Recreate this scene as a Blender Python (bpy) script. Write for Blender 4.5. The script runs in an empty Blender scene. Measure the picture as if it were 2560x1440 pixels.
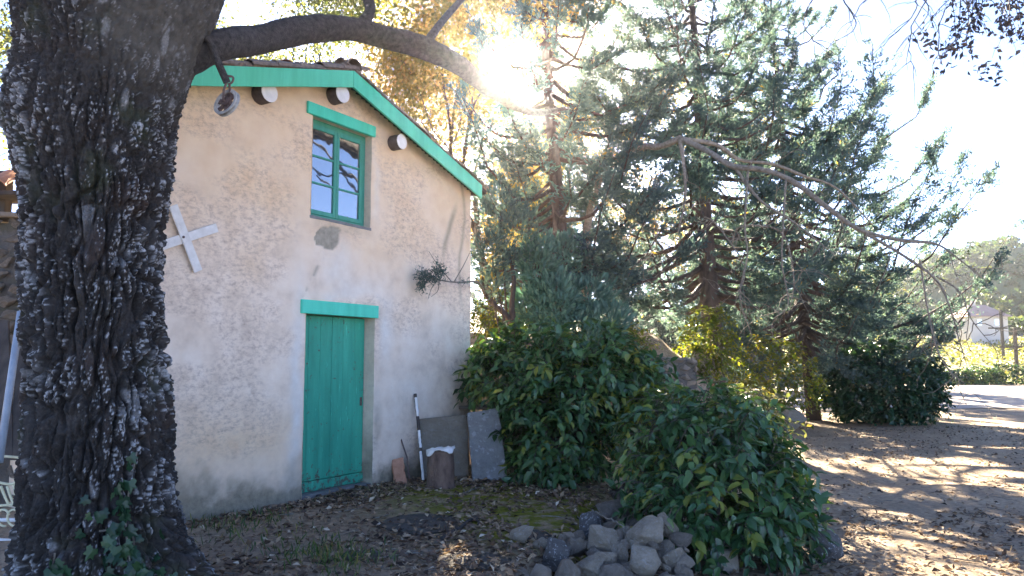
import bpy, bmesh, math, random
import numpy as np
from mathutils import Vector, Matrix

SC = bpy.context.scene
COL = SC.collection
R = math.radians

# ------------------------------------------------------------------ camera
F_PX, HORIZON, CAM_Z = 1900.0, 900.0, 1.47
PITCH = math.atan((HORIZON - 720) / F_PX)
cam = bpy.data.cameras.new('camera')
cam.sensor_width = 36.0
cam.lens = 36.0 * F_PX / 2560.0
cam.clip_start = 0.05
cam.clip_end = 5000
camo = bpy.data.objects.new('camera', cam)
COL.objects.link(camo)
camo.location = (0, 0, CAM_Z)
camo.rotation_euler = (R(90) + PITCH, 0, 0)
SC.camera = camo

# ------------------------------------------------------------------ sky, sun, exposure
SUN_EL, SUN_AZ = R(22.0), R(-0.75)          # azimuth from +Y towards +X
SUN_DIR = Vector((math.sin(SUN_AZ) * math.cos(SUN_EL), math.cos(SUN_AZ) * math.cos(SUN_EL), math.sin(SUN_EL)))
world = bpy.data.worlds.new('World')
SC.world = world
world.use_nodes = True


def build_world():
    nt = world.node_tree
    nt.nodes.clear()
    N, L = nt.nodes.new, nt.links.new
    out = N('ShaderNodeOutputWorld')
    bg = N('ShaderNodeBackground')
    bg.inputs['Strength'].default_value = 0.052
    sky = N('ShaderNodeTexSky')
    sky.sky_type = 'NISHITA'
    sky.sun_disc = False
    sky.sun_elevation = SUN_EL
    sky.sun_rotation = SUN_AZ
    sky.air_density = 0.5
    sky.dust_density = 0.05
    sky.ozone_density = 3.0
    tc = N('ShaderNodeTexCoord')
    nrm = N('ShaderNodeVectorMath'); nrm.operation = 'NORMALIZE'
    L(tc.outputs['Generated'], nrm.inputs[0])
    # one small cloud low on the right
    el, az = R(9.4), R(33.2)
    cd = Vector((math.sin(az) * math.cos(el), math.cos(az) * math.cos(el), math.sin(el)))
    rt = Vector((math.cos(az), -math.sin(az), 0))
    up = rt.cross(cd)
    tilt = R(16)
    ax = rt * math.cos(tilt) + up * math.sin(tilt)
    ay = up * math.cos(tilt) - rt * math.sin(tilt)
    nz = N('ShaderNodeTexNoise'); nz.inputs['Scale'].default_value = 60; nz.inputs['Detail'].default_value = 4
    L(nrm.outputs[0], nz.inputs['Vector'])

    def dot(v):
        d = N('ShaderNodeVectorMath'); d.operation = 'DOT_PRODUCT'
        L(nrm.outputs[0], d.inputs[0]); d.inputs[1].default_value = v
        return d.outputs['Value']

    def m(op, a, b=None, c=None):
        n = N('ShaderNodeMath'); n.operation = op
        for k, x in enumerate((a, b, c)):
            if x is None: continue
            if isinstance(x, (int, float)): n.inputs[k].default_value = x
            else: L(x, n.inputs[k])
        return n.outputs[0]
    a = m('DIVIDE', dot(ax), 0.026)
    b = m('DIVIDE', dot(ay), 0.0085)
    r2 = m('ADD', m('MULTIPLY', a, a), m('MULTIPLY', b, b))
    r2 = m('ADD', r2, m('MULTIPLY', m('SUBTRACT', nz.outputs['Fac'], 0.5), 1.6))
    front = m('GREATER_THAN', dot(cd), 0.5)
    mr = N('ShaderNodeMapRange'); mr.interpolation_type = 'SMOOTHSTEP'
    mr.inputs['From Min'].default_value = 1.3; mr.inputs['From Max'].default_value = 0.2
    L(r2, mr.inputs['Value'])
    cloud = m('MULTIPLY', m('MULTIPLY', mr.outputs[0], front), 0.55)
    mix = N('ShaderNodeMix'); mix.data_type = 'RGBA'
    L(cloud, mix.inputs['Factor'])
    tint = N('ShaderNodeMix'); tint.data_type = 'RGBA'; tint.blend_type = 'MULTIPLY'
    tint.inputs['Factor'].default_value = 1.0
    L(sky.outputs[0], tint.inputs['A']); tint.inputs['B'].default_value = (0.94, 0.87, 0.92, 1)
    L(tint.outputs['Result'], mix.inputs['A'])
    mix.inputs['B'].default_value = (9, 9, 9.2, 1)
    # the sun's own disc and the bright ring of air round it
    sd = dot(SUN_DIR)
    ang = m('ARCCOSINE', m('MINIMUM', sd, 1.0))
    disc = N('ShaderNodeMapRange'); disc.interpolation_type = 'SMOOTHSTEP'
    disc.inputs['From Min'].default_value = R(1.25); disc.inputs['From Max'].default_value = R(0.75)
    L(ang, disc.inputs['Value'])
    aur = m('ADD', m('MULTIPLY', m('EXPONENT', m('DIVIDE', ang, -R(1.6))), 22.0), m('MULTIPLY', disc.outputs[0], 700.0))
    ac = N('ShaderNodeVectorMath'); ac.operation = 'SCALE'
    ac.inputs[0].default_value = (1.0, 0.86, 0.62)
    L(aur, ac.inputs['Scale'])
    add = N('ShaderNodeVectorMath'); add.operation = 'ADD'
    L(mix.outputs['Result'], add.inputs[0]); L(ac.outputs[0], add.inputs[1])
    L(add.outputs[0], bg.inputs['Color'])
    L(bg.outputs[0], out.inputs[0])


build_world()
sun = bpy.data.lights.new('sun', 'SUN')
sun.energy = 5.0
sun.angle = R(0.5)
sun.color = (1.0, 0.89, 0.72)
suno = bpy.data.objects.new('sun', sun)
COL.objects.link(suno)
suno.rotation_euler = (-SUN_DIR).to_track_quat('-Z', 'Y').to_euler()
suno.location = SUN_DIR * 60

vs = SC.view_settings
vs.view_transform = 'Standard'
vs.look = 'None'
vs.exposure = 3.75
vs.gamma = 1.0
vs.use_white_balance = True                 # camera white balance set for open shade
vs.white_balance_temperature = 7000
vs.white_balance_tint = 10
vs.use_curve_mapping = False
SC.cycles.use_denoising = True
SC.cycles.max_bounces = 8
SC.cycles.diffuse_bounces = 4
SC.cycles.transmission_bounces = 4
SC.cycles.transparent_max_bounces = 4
SC.cycles.volume_bounces = 0
SC.cycles.sample_clamp_indirect = 6

# ------------------------------------------------------------------ helpers
_c, _s = math.cos(PITCH), math.sin(PITCH)
CAM = np.array([0, 0, CAM_Z])


def ray(px, py):
    cx = (px - 1280) / F_PX; cy = (720 - py) / F_PX
    return np.array([cx, _c - cy * _s, _s + cy * _c])


def at(px, py, Y):
    r = ray(px, py); return CAM + r * (Y / r[1])


def onz(px, py, z=0.0):
    r = ray(px, py); return CAM + r * ((z - CAM_Z) / r[2])


def hash3(i, j, k, seed):
    h = (i.astype(np.int64) * 73856093) ^ (j.astype(np.int64) * 19349663) ^ (k.astype(np.int64) * 83492791) ^ (seed * 2654435761 % 2147483647)
    h = (h ^ (h >> 13)) * 1274126177 & 0x7fffffff
    h = (h ^ (h >> 15)) * 668265263 & 0x7fffffff
    return ((h ^ (h >> 12)) & 0xffffff) / float(0xffffff)


def vnoise(P, seed=0):
    P = np.asarray(P, float)
    i = np.floor(P).astype(np.int64); f = P - i
    f = f * f * (3 - 2 * f)
    r = 0
    for dx in (0, 1):
        for dy in (0, 1):
            for dz in (0, 1):
                w = (f[:, 0] if dx else 1 - f[:, 0]) * (f[:, 1] if dy else 1 - f[:, 1]) * (f[:, 2] if dz else 1 - f[:, 2])
                r = r + w * hash3(i[:, 0] + dx, i[:, 1] + dy, i[:, 2] + dz, seed)
    return r


def fbm(P, seed=0, oct=4, gain=0.5):
    P = np.asarray(P, float); a = 1.0; t = 0; r = 0
    for o in range(oct):
        r = r + a * vnoise(P * (2.03 ** o) + 17.3 * o, seed + o); t += a; a *= gain
    return r / t


def worley(P, seed=0):
    P = np.asarray(P, float)
    i = np.floor(P).astype(np.int64)
    F1 = np.full(len(P), 9.0); F2 = np.full(len(P), 9.0); ID = np.zeros(len(P))
    for dx in (-1, 0, 1):
        for dy in (-1, 0, 1):
            for dz in (-1, 0, 1):
                a, b, c = i[:, 0] + dx, i[:, 1] + dy, i[:, 2] + dz
                q = np.stack([a + hash3(a, b, c, seed), b + hash3(a, b, c, seed + 11), c + hash3(a, b, c, seed + 23)], 1)
                d = np.linalg.norm(P - q, axis=1)
                m = d < F1
                F2 = np.where(m, F1, np.minimum(F2, d))
                ID = np.where(m, hash3(a, b, c, seed + 37), ID)
                F1 = np.where(m, d, F1)
    return F1, F2, ID


def smooth(a, b, x):
    t = np.clip((x - a) / (b - a), 0, 1); return t * t * (3 - 2 * t)


def srgb(h):
    h = h.lstrip('#'); o = []
    for k in (0, 2, 4):
        c = int(h[k:k + 2], 16) / 255
        o.append(c / 12.92 if c <= .04045 else ((c + .055) / 1.055) ** 2.4)
    return tuple(o)


def tag(o, label=None, cat=None, group=None, kind=None):
    if label: o['label'] = label
    if cat: o['category'] = cat
    if group: o['group'] = group
    if kind: o['kind'] = kind
    return o


def empty(name, loc, label=None, cat=None, group=None, rz=0.0):
    o = bpy.data.objects.new(name, None)
    COL.objects.link(o)
    o.location = loc
    o.rotation_euler = (0, 0, rz)
    o.empty_display_size = 0.1
    return tag(o, label, cat, group)


def mkmesh(name, V, F, mat=None, smooth_=False, attrs=None):
    V = np.asarray(V, np.float32)
    me = bpy.data.meshes.new(name)
    if isinstance(F, np.ndarray):
        n, k = F.shape
        me.vertices.add(len(V)); me.vertices.foreach_set('co', V.ravel())
        me.loops.add(n * k); me.loops.foreach_set('vertex_index', F.astype(np.int32).ravel())
        me.polygons.add(n); me.polygons.foreach_set('loop_start', np.arange(0, n * k, k, dtype=np.int32))
        me.polygons.foreach_set('loop_total', np.full(n, k, np.int32))
        me.update(calc_edges=True)
    else:
        me.from_pydata([tuple(map(float, v)) for v in V], [], [tuple(map(int, f)) for f in F])
    if smooth_:
        me.polygons.foreach_set('use_smooth', np.ones(len(me.polygons), bool))
    for k, a in (attrs or {}).items():
        at_ = me.attributes.new(k, 'FLOAT', 'POINT')
        at_.data.foreach_set('value', np.asarray(a, np.float32))
    if mat: me.materials.append(mat)
    me.update()
    return me


def link(name, me, parent=None, loc=(0, 0, 0)):
    o = bpy.data.objects.new(name, me)
    COL.objects.link(o)
    o.location = loc
    if parent is not None: o.parent = parent
    return o


def mk(name, V, F, mat, parent=None, smooth_=False, attrs=None, local=False):
    V = np.asarray(V, float)
    if parent is not None and not local:
        V = V - np.array(WLOC(parent))
    return link(name, mkmesh(name, V, F, mat, smooth_, attrs), parent)


def WLOC(o):
    p = Vector(o.location)
    while o.parent is not None:
        o = o.parent; p = p + Vector(o.location)
    return p


def join(parts):
    Vs, Fs, n = [], [], 0
    for V, F in parts:
        V = np.asarray(V, float); Vs.append(V)
        Fs += [tuple(i + n for i in f) for f in F]; n += len(V)
    return np.concatenate(Vs), Fs


def box(x0, x1, y0, y1, z0, z1, b=0.0):
    """box with chamfered long edges"""
    if b <= 0:
        V = [(x, y, z) for x in (x0, x1) for y in (y0, y1) for z in (z0, z1)]
        return V, [(0, 1, 3, 2), (4, 6, 7, 5), (0, 4, 5, 1), (2, 3, 7, 6), (0, 2, 6, 4), (1, 5, 7, 3)]
    bm = bmesh.new()
    vs_ = [bm.verts.new((x, y, z)) for x in (x0, x1) for y in (y0, y1) for z in (z0, z1)]
    for f in [(0, 1, 3, 2), (4, 6, 7, 5), (0, 4, 5, 1), (2, 3, 7, 6), (0, 2, 6, 4), (1, 5, 7, 3)]:
        bm.faces.new([vs_[i] for i in f])
    bmesh.ops.bevel(bm, geom=bm.edges[:], offset=b, segments=1, affect='EDGES')
    bm.verts.index_update()
    V = [tuple(v.co) for v in bm.verts]; F = [tuple(v.index for v in f.verts) for f in bm.faces]
    bm.free()
    return V, F


def xf(VF, M):
    V, F = VF
    V = np.asarray(V, float); M = np.array(M)
    return V @ M[:3, :3].T + M[:3, 3], F


def tube(P, rad, n=8, cap=True):
    P = np.asarray(P, float); k = len(P)
    rad = np.broadcast_to(np.asarray(rad, float), (k,))
    T = np.gradient(P, axis=0); T /= np.linalg.norm(T, axis=1)[:, None] + 1e-9
    ref = np.array([0.31, 0.17, 0.93]) if abs(T[0] @ np.array([0.31, 0.17, 0.93])) < .9 else np.array([1., 0, 0])
    V = []; a = np.linspace(0, 2 * math.pi, n, endpoint=False)
    nrm = ref
    for i in range(k):
        nrm = nrm - T[i] * (nrm @ T[i]); nrm = nrm / (np.linalg.norm(nrm) + 1e-9)
        b = np.cross(T[i], nrm)
        V.append(P[i] + rad[i] * (np.cos(a)[:, None] * nrm + np.sin(a)[:, None] * b))
    V = np.concatenate(V)
    F = [(i * n + j, i * n + (j + 1) % n, (i + 1) * n + (j + 1) % n, (i + 1) * n + j) for i in range(k - 1) for j in range(n)]
    if cap:
        F.append(tuple(range(n - 1, -1, -1))); F.append(tuple((k - 1) * n + j for j in range(n)))
    return V, F


def spline(P, n):
    """Catmull-Rom through control rows"""
    P = np.asarray(P, float)
    Q = np.vstack([2 * P[0] - P[1], P, 2 * P[-1] - P[-2]])
    o = []
    for t in np.linspace(0, len(P) - 1, n):
        i = min(int(t), len(P) - 2); f = t - i
        a, b, c, d = Q[i], Q[i + 1], Q[i + 2], Q[i + 3]
        o.append(.5 * ((2 * b) + (c - a) * f + (2 * a - 5 * b + 4 * c - d) * f * f + (3 * b - a - 3 * c + d) * f ** 3))
    return np.array(o)


def unit(v):
    return v / (np.linalg.norm(v, axis=-1, keepdims=True) + 1e-9)


def leaves(P, D, Nn, Ln, Wd, fold=0.25, shape='diamond'):
    """many leaves: points, axis, normal, length, width -> V, F(np), leaf count vertices"""
    D = unit(D); S = unit(np.cross(D, Nn)); U = np.cross(S, D)
    Ln = np.asarray(Ln)[:, None]; Wd = np.asarray(Wd)[:, None]
    if shape == 'diamond':
        b = P; t = P + D * Ln
        l = P + D * Ln * .45 + S * Wd * .5 + U * Wd * fold; r = P + D * Ln * .45 - S * Wd * .5 + U * Wd * fold
        V = np.stack([b, l, t, r], 1).reshape(-1, 3); k = 4
        F = np.array([[0, 1, 2], [0, 2, 3]])
    elif shape == 'strip':
        V = np.stack([P - S * Wd * .35, P + D * Ln * .55 - S * Wd * .5, P + D * Ln, P + D * Ln * .55 + S * Wd * .5], 1).reshape(-1, 3); k = 4
        F = np.array([[0, 1, 2], [0, 2, 3]])
    else:                                     # ovate with a folded midrib and a drooping tip
        b = P; m = P + D * Ln * .5 - U * Ln * .02; t = P + D * Ln - U * Ln * .14
        f = fold
        l1 = P + D * Ln * .24 + S * Wd * .44 + U * Wd * f; l2 = P + D * Ln * .62 + S * Wd * .42 + U * Wd * f - U * Ln * .04
        r1 = P + D * Ln * .24 - S * Wd * .44 + U * Wd * f; r2 = P + D * Ln * .62 - S * Wd * .42 + U * Wd * f - U * Ln * .04
        V = np.stack([b, m, t, l1, l2, r1, r2], 1).reshape(-1, 3); k = 7
        F = np.array([[0, 1, 3], [3, 1, 4], [4, 1, 2], [0, 5, 1], [5, 6, 1], [6, 2, 1]])
    n = len(P)
    FF = (F[None] + (np.arange(n) * k)[:, None, None]).reshape(-1, 3)
    return V, FF, k


rng = np.random.default_rng(7)


def rdir(n, g=rng):
    v = g.normal(size=(n, 3)); return unit(v)


# ------------------------------------------------------------------ materials
def M(name, build, **kw):
    m = bpy.data.materials.new(name)
    m.use_nodes = True
    nt = m.node_tree
    bs = nt.nodes['Principled BSDF']
    for k, v in kw.items():
        k = {'rough': 'Roughness', 'metal': 'Metallic', 'spec': 'Specular IOR Level'}.get(k, k)
        bs.inputs[k].default_value = v
    build(NB(nt, bs))
    return m


class NB:
    def __init__(s, nt, bs): s.nt, s.bs = nt, bs; s.out = nt.nodes['Material Output']
    def n(s, t, **kw):
        x = s.nt.nodes.new('ShaderNode' + t)
        for k, v in kw.items(): setattr(x, k, v)
        return x
    def l(s, a, b): s.nt.links.new(a, b)
    def coord(s, kind='Object'): return s.n('TexCoord').outputs[kind]
    def map(s, vec, scale=(1, 1, 1), rot=(0, 0, 0)):
        m = s.n('Mapping'); m.inputs['Scale'].default_value = scale; m.inputs['Rotation'].default_value = rot
        s.l(vec, m.inputs['Vector']); return m.outputs[0]
    def noise(s, vec, scale, detail=4, rough=.55, dist=0.0):
        x = s.n('TexNoise'); x.inputs['Scale'].default_value = scale; x.inputs['Detail'].default_value = detail
        x.inputs['Roughness'].default_value = rough; x.inputs['Distortion'].default_value = dist
        s.l(vec, x.inputs['Vector']); return x.outputs['Fac']
    def voro(s, vec, scale, feature='F1'):
        x = s.n('TexVoronoi'); x.feature = feature; x.inputs['Scale'].default_value = scale
        s.l(vec, x.inputs['Vector']); return x
    def attr(s, name): x = s.n('Attribute'); x.attribute_name = name; return x.outputs['Fac']
    def ramp(s, fac, stops):
        x = s.n('ValToRGB'); e = x.color_ramp.elements
        while len(e) < len(stops): e.new(.5)
        for el, (p, c) in zip(e, stops):
            el.position = p; el.color = (c, c, c, 1) if isinstance(c, (int, float)) else (*c, 1)
        s.l(fac, x.inputs[0]); return x.outputs['Color']
    def mix(s, fac, a, b, mode='MIX'):
        x = s.n('Mix'); x.data_type = 'RGBA'; x.blend_type = mode
        for sock, v in (('Factor', fac), ('A', a), ('B', b)):
            if isinstance(v, (int, float)): x.inputs[sock].default_value = v
            elif isinstance(v, tuple): x.inputs[sock].default_value = (*v, 1) if len(v) == 3 else v
            else: s.l(v, x.inputs[sock])
        return x.outputs['Result']
    def math(s, op, a, b=0.0):
        x = s.n('Math'); x.operation = op
        for k, v in enumerate((a, b)):
            if isinstance(v, (int, float)): x.inputs[k].default_value = v
            else: s.l(v, x.inputs[k])
        return x.outputs[0]
    def bump(s, h, strength=.4, dist=.01):
        b = s.n('Bump'); b.inputs['Strength'].default_value = strength; b.inputs['Distance'].default_value = dist
        s.l(h, b.inputs['Height']); s.l(b.outputs[0], s.bs.inputs['Normal'])
    def base(s, c):
        if isinstance(c, tuple): s.bs.inputs['Base Color'].default_value = (*c, 1)
        else: s.l(c, s.bs.inputs['Base Color'])


def simple(name, c1, c2, scale=8, rough=.8, bump=.3, bd=.005, stretch=(1, 1, 1), **kw):
    def b(n):
        v = n.map(n.coord(), stretch)
        f = n.noise(v, scale, 5)
        n.base(n.ramp(f, [(.3, c1), (.7, c2)]))
        n.bump(n.noise(v, scale * 4, 4), bump, bd)
    return M(name, b, rough=rough, **kw)


def leafmat(name, stops, trans=(1.5, 1.35, .55), fac=.38, rough=.45, spec=.4):
    def b(n):
        c = n.ramp(n.attr('v'), stops)
        n.base(c)
        t = n.n('BsdfTranslucent')
        n.l(n.mix(1.0, c, trans, 'MULTIPLY'), t.inputs['Color'])
        mx = n.n('MixShader'); mx.inputs[0].default_value = fac
        n.l(n.bs.outputs[0], mx.inputs[1]); n.l(t.outputs[0], mx.inputs[2])
        n.l(mx.outputs[0], n.out.inputs[0])
    return M(name, b, rough=rough, spec=spec)


def bark_build(n):
    co = n.coord()
    pl = n.attr('plate'); li = n.attr('lichen'); sm = n.attr('smoothbark')
    c = n.ramp(pl, [(0, (.012, .010, .009)), (.5, (.026, .023, .021)), (1, (.055, .05, .047))])
    f = n.noise(co, 60, 5)
    c = n.mix(n.ramp(f, [(.45, 0.0), (.8, .5)]), c, (.09, .083, .08))
    c = n.mix(sm, c, n.ramp(n.noise(co, 14, 5), [(.3, (.045, .042, .037)), (.7, (.10, .093, .08))]))
    c = n.mix(n.ramp(n.noise(co, 2.3, 3), [(.55, 0.0), (.8, .35)]), c, (.10, .055, .04))
    c = n.mix(n.ramp(n.noise(co, 1.9, 4), [(.56, 0.0), (.68, .55)]), c, (.045, .055, .028))
    c = n.mix(li, c, n.ramp(n.noise(co, 90, 3), [(.3, (.20, .205, .21)), (.7, (.46, .47, .48))]))
    n.base(c)
    n.bump(n.noise(co, 120, 4, .7), .7, .006)


MAT = {}
MAT['bark'] = M('oak_bark', bark_build, rough=.85, spec=.25)
MAT['limb'] = simple('limb_bark', (.035, .031, .03), (.12, .105, .095), 26, .9, 1.0, .05, (1, 1, 1))
MAT['twig'] = simple('twig_bark', (.05, .042, .036), (.13, .11, .095), 25, .9, .5, .004)
MAT['palebark'] = simple('pale_bark', (.11, .095, .075), (.27, .235, .19), 22, .9, .7, .006)
MAT['pinebark'] = simple('conifer_bark', (.035, .026, .023), (.10, .07, .058), 14, .9, .9, .02, (1, 1, .3))
MAT['bush'] = leafmat('bush_leaf', [(0, (.018, .055, .022)), (.5, (.05, .13, .05)), (.85, (.11, .21, .065)), (1, (.26, .27, .045))], fac=.3, rough=.30, spec=.6)
MAT['glow'] = leafmat('young_leaf', [(0, (.05, .10, .015)), (.6, (.13, .17, .022)), (1, (.26, .22, .03))], fac=.5)
MAT['ivy'] = leafmat('ivy_leaf', [(0, (.012, .04, .022)), (.7, (.026, .075, .035)), (1, (.05, .10, .04))], fac=.22, rough=.35)
MAT['conifer'] = leafmat('conifer_needle', [(0, (.042, .075, .088)), (.6, (.085, .14, .145)), (.93, (.15, .21, .165)), (1, (.32, .23, .06))], trans=(1.3, 1.3, .9), fac=.42, rough=.6, spec=.2)  # blue green needles, lightened to imitate the hazy veil over the trees
MAT['cypress'] = leafmat('cypress_spray', [(0, (.05, .11, .095)), (.6, (.095, .19, .155)), (1, (.16, .26, .19))], trans=(1.2, 1.3, .9), fac=.3, rough=.6, spec=.2)
MAT['autumn'] = leafmat('autumn_leaf', [(0, (.10, .11, .05)), (.45, (.20, .17, .06)), (.75, (.36, .25, .09)), (1, (.42, .22, .09))], trans=(1.4, 1.3, .75), fac=.5, rough=.6)
MAT['olive'] = leafmat('grey_green_leaf', [(0, (.06, .085, .05)), (.7, (.13, .15, .075)), (1, (.26, .22, .08))], trans=(1.5, 1.4, .6), fac=.45, rough=.6)
MAT['oakleaf'] = leafmat('oak_leaf', [(0, (.02, .025, .035)), (.8, (.045, .042, .05)), (1, (.09, .06, .04))], trans=(1.3, 1.1, .9), fac=.35, rough=.6)
MAT['litter'] = leafmat('dry_leaf', [(0, (.05, .035, .028)), (.4, (.19, .13, .09)), (.75, (.38, .28, .18)), (1, (.62, .54, .42))], trans=(1.1, 1, .8), fac=.15, rough=.8, spec=.2)
MAT['grass'] = leafmat('grass_blade', [(0, (.03, .07, .02)), (.6, (.07, .12, .03)), (1, (.25, .22, .08))], fac=.35)
MAT['vine'] = leafmat('vine_leaf', [(0, (.10, .13, .04)), (.6, (.20, .21, .08)), (1, (.30, .27, .11))], fac=.3, rough=.6)
MAT['wood'] = leafmat('far_wood', [(0, (.035, .075, .035)), (.6, (.07, .12, .05)), (1, (.13, .16, .06))], fac=.2, rough=.7)


def green_paint(name, c1, c2, wear):
    def b(n):
        co = n.coord()
        st = n.map(co, (1.0, 1.0, .12))
        f = n.noise(st, 9, 5, .6)
        c = n.ramp(f, [(.3, c1), (.7, c2)])
        c = n.mix(n.ramp(n.noise(st, 30, 5, .7), [(.62, 0.0), (.75, wear)]), c, tuple(min(1, k * 1.8 + .03) for k in c2))
        c = n.mix(n.ramp(n.noise(co, 5, 6, .7), [(.66, 0.0), (.74, wear * .8)]), c, (.10, .09, .07))
        if name == 'green_door_paint':            # chipped paint along the foot of the door
            z = n.n('SeparateXYZ'); n.l(co, z.inputs[0])
            mr = n.n('MapRange'); mr.inputs['From Min'].default_value = .32; mr.inputs['From Max'].default_value = .04
            n.l(z.outputs['Z'], mr.inputs['Value'])
            chip = n.ramp(n.math('ADD', n.noise(co, 16, 6, .75), n.math('MULTIPLY', mr.outputs[0], .13)), [(.62, 0.0), (.65, .9)])
            c = n.mix(chip, c, (.09, .085, .07))
        n.base(c)
        n.bump(n.noise(st, 40, 4), .35, .003)
    return M(name, b, rough=.55, spec=.35)


MAT['fascia'] = green_paint('green_painted_board', (.07, .52, .30), (.11, .66, .42), .35)
MAT['door'] = green_paint('green_door_paint', (.018, .27, .185), (.038, .41, .28), .9)
MAT['lintel'] = green_paint('green_lintel_paint', (.04, .55, .38), (.07, .68, .50), .3)
MAT['sash'] = green_paint('green_sash_paint', (.035, .25, .19), (.06, .33, .25), .3)


def glass_build(n):
    n.base((.03, .04, .05))
    n.bump(n.noise(n.coord(), 3.5, 2), .08, .01)


MAT['glass'] = M('window_glass', glass_build, rough=.02, spec=1.0)
MAT['glass'].node_tree.nodes['Principled BSDF'].inputs['IOR'].default_value = 2.6


def plaster_build(n):
    co = n.coord()
    st = n.map(co, (1, 1, 1.7), (0, R(14), 0))
    och = n.attr('ochre'); st_ = n.attr('stain'); wh = n.attr('white'); pe = n.attr('peel'); sp = n.attr('speck')
    f = n.noise(co, 3.2, 6, .6)
    c = n.ramp(f, [(.3, (.64, .52, .41)), (.5, (.80, .67, .54)), (.7, (.87, .76, .64))])
    c = n.mix(och, c, n.ramp(n.noise(co, 5, 5), [(.3, (.74, .53, .34)), (.7, (.82, .64, .44))]))
    c = n.mix(n.math('MULTIPLY', sp, n.ramp(n.noise(st, 13, 8, .8), [(.46, 0.0), (.66, .85)])), c, (.40, .30, .245))
    c = n.mix(n.math('MULTIPLY', wh, .85), c, n.ramp(n.noise(co, 9, 4), [(.3, (.66, .62, .56)), (.7, (.78, .76, .71))]))
    c = n.mix(n.math('MULTIPLY', st_, .85), c, n.ramp(n.noise(co, 14, 5, .7), [(.3, (.11, .105, .075)), (.7, (.26, .235, .17))]))
    c = n.mix(pe, c, n.ramp(n.noise(co, 22, 4), [(.3, (.27, .25, .20)), (.7, (.40, .36, .29))]))
    n.base(c)
    h = n.math('ADD', n.noise(co, 7, 7, .7), n.math('MULTIPLY', n.noise(co, 90, 4, .7), .3))
    n.bump(h, .35, .012)


MAT['plaster'] = M('old_plaster', plaster_build, rough=.92, spec=.15)
MAT['whitewood'] = simple('white_paint', (.62, .61, .58), (.82, .81, .79), 12, .7, .3, .003)
MAT['logend'] = simple('white_log_end', (.66, .66, .66), (.80, .80, .80), 14, .7, .3, .003)
MAT['log'] = simple('dark_log', (.06, .045, .04), (.13, .10, .085), 14, .9, .6, .01, (.4, 1, 1))
MAT['tile'] = simple('old_roof_tile', (.12, .095, .075), (.30, .22, .16), 16, .9, .7, .008)
MAT['tilered'] = simple('terracotta', (.36, .17, .10), (.52, .27, .17), 14, .85, .4, .004)
MAT['concrete'] = simple('grey_concrete', (.13, .135, .14), (.24, .24, .24), 12, .9, .5, .005)
MAT['iron'] = simple('rusty_iron', (.07, .045, .04), (.15, .10, .085), 30, .7, .5, .003)
MAT['ironpale'] = simple('worn_iron', (.25, .25, .24), (.48, .47, .44), 30, .55, .5, .003)
MAT['bluepipe'] = simple('grey_blue_pipe', (.22, .27, .33), (.34, .40, .47), 8, .5, .2, .003)
MAT['creampaint'] = simple('cream_paint', (.55, .52, .33), (.74, .70, .48), 18, .6, .3, .002)
MAT['darkwood'] = simple('dark_timber', (.03, .025, .022), (.085, .07, .06), 10, .9, .6, .006, (1, 1, .2))


def stone_mat(name, c1, c2, lichen=.3, moss=.0, sc=1.0):
    def b(n):
        co = n.coord()
        oi = n.n('ObjectInfo').outputs['Random']
        c = n.ramp(n.noise(co, 7 * sc, 7, .7), [(.28, c1), (.72, c2)])
        c = n.mix(n.math('MULTIPLY', oi, .35), c, tuple(k * .6 for k in c1))
        c = n.mix(n.ramp(n.noise(co, 16 * sc, 6, .7), [(.56, 0.0), (.62, lichen)]), c, (.62, .64, .66))
        if moss: c = n.mix(n.ramp(n.noise(co, 5, 4), [(.5, 0.0), (.62, moss)]), c, (.07, .075, .02))
        n.base(c)
        n.bump(n.noise(co, 9 * sc, 9, .78), 1.0, .12)
    return M(name, b, rough=.9, spec=.2)


MAT['stone'] = stone_mat('limestone', (.38, .32, .245), (.64, .56, .45), .45, sc=.3)
MAT['lichenstone'] = stone_mat('lichen_stone', (.15, .145, .14), (.28, .27, .26), .95, sc=.3)
MAT['darkstone'] = stone_mat('dark_slab', (.11, .10, .088), (.23, .205, .18), .12, .35, sc=.3)
MAT['wallstone'] = stone_mat('wall_stone', (.24, .205, .165), (.46, .40, .335), .2, sc=.3)
MAT['slabbrown'] = stone_mat('brown_slab', (.29, .25, .19), (.46, .40, .32), .15)
MAT['slabgrey'] = stone_mat('grey_slab', (.30, .30, .295), (.48, .475, .46), .8)
MAT['palestone'] = stone_mat('pale_masonry', (.40, .335, .265), (.60, .52, .43), .08, sc=.3)


def ground_build(n):
    co = n.n('NewGeometry').outputs['Position']
    ms = n.attr('moss'); dk = n.attr('dark')
    c = n.ramp(n.noise(co, .9, 6, .65), [(.3, (.34, .25, .175)), (.55, (.47, .36, .245)), (.75, (.55, .44, .31))])
    c = n.mix(n.ramp(n.noise(co, 14, 6, .75), [(.45, 0.0), (.64, .7)]), c, (.13, .092, .07))
    c = n.mix(n.ramp(n.noise(co, 34, 4, .7), [(.55, 0.0), (.68, .6)]), c, (.40, .32, .22))
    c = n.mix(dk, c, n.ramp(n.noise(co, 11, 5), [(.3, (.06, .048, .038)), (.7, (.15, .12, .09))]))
    mm = n.math('MULTIPLY', ms, n.ramp(n.noise(co, 4.5, 5, .65), [(.38, 0.0), (.52, 1.0)]))
    c = n.mix(mm, c, n.ramp(n.noise(co, 20, 4), [(.3, (.09, .10, .015)), (.7, (.22, .21, .03))]))
    n.base(c)
    n.bump(n.math('ADD', n.noise(co, 9, 6, .7), n.math('MULTIPLY', n.noise(co, 45, 5, .7), .4)), .8, .05)


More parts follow.
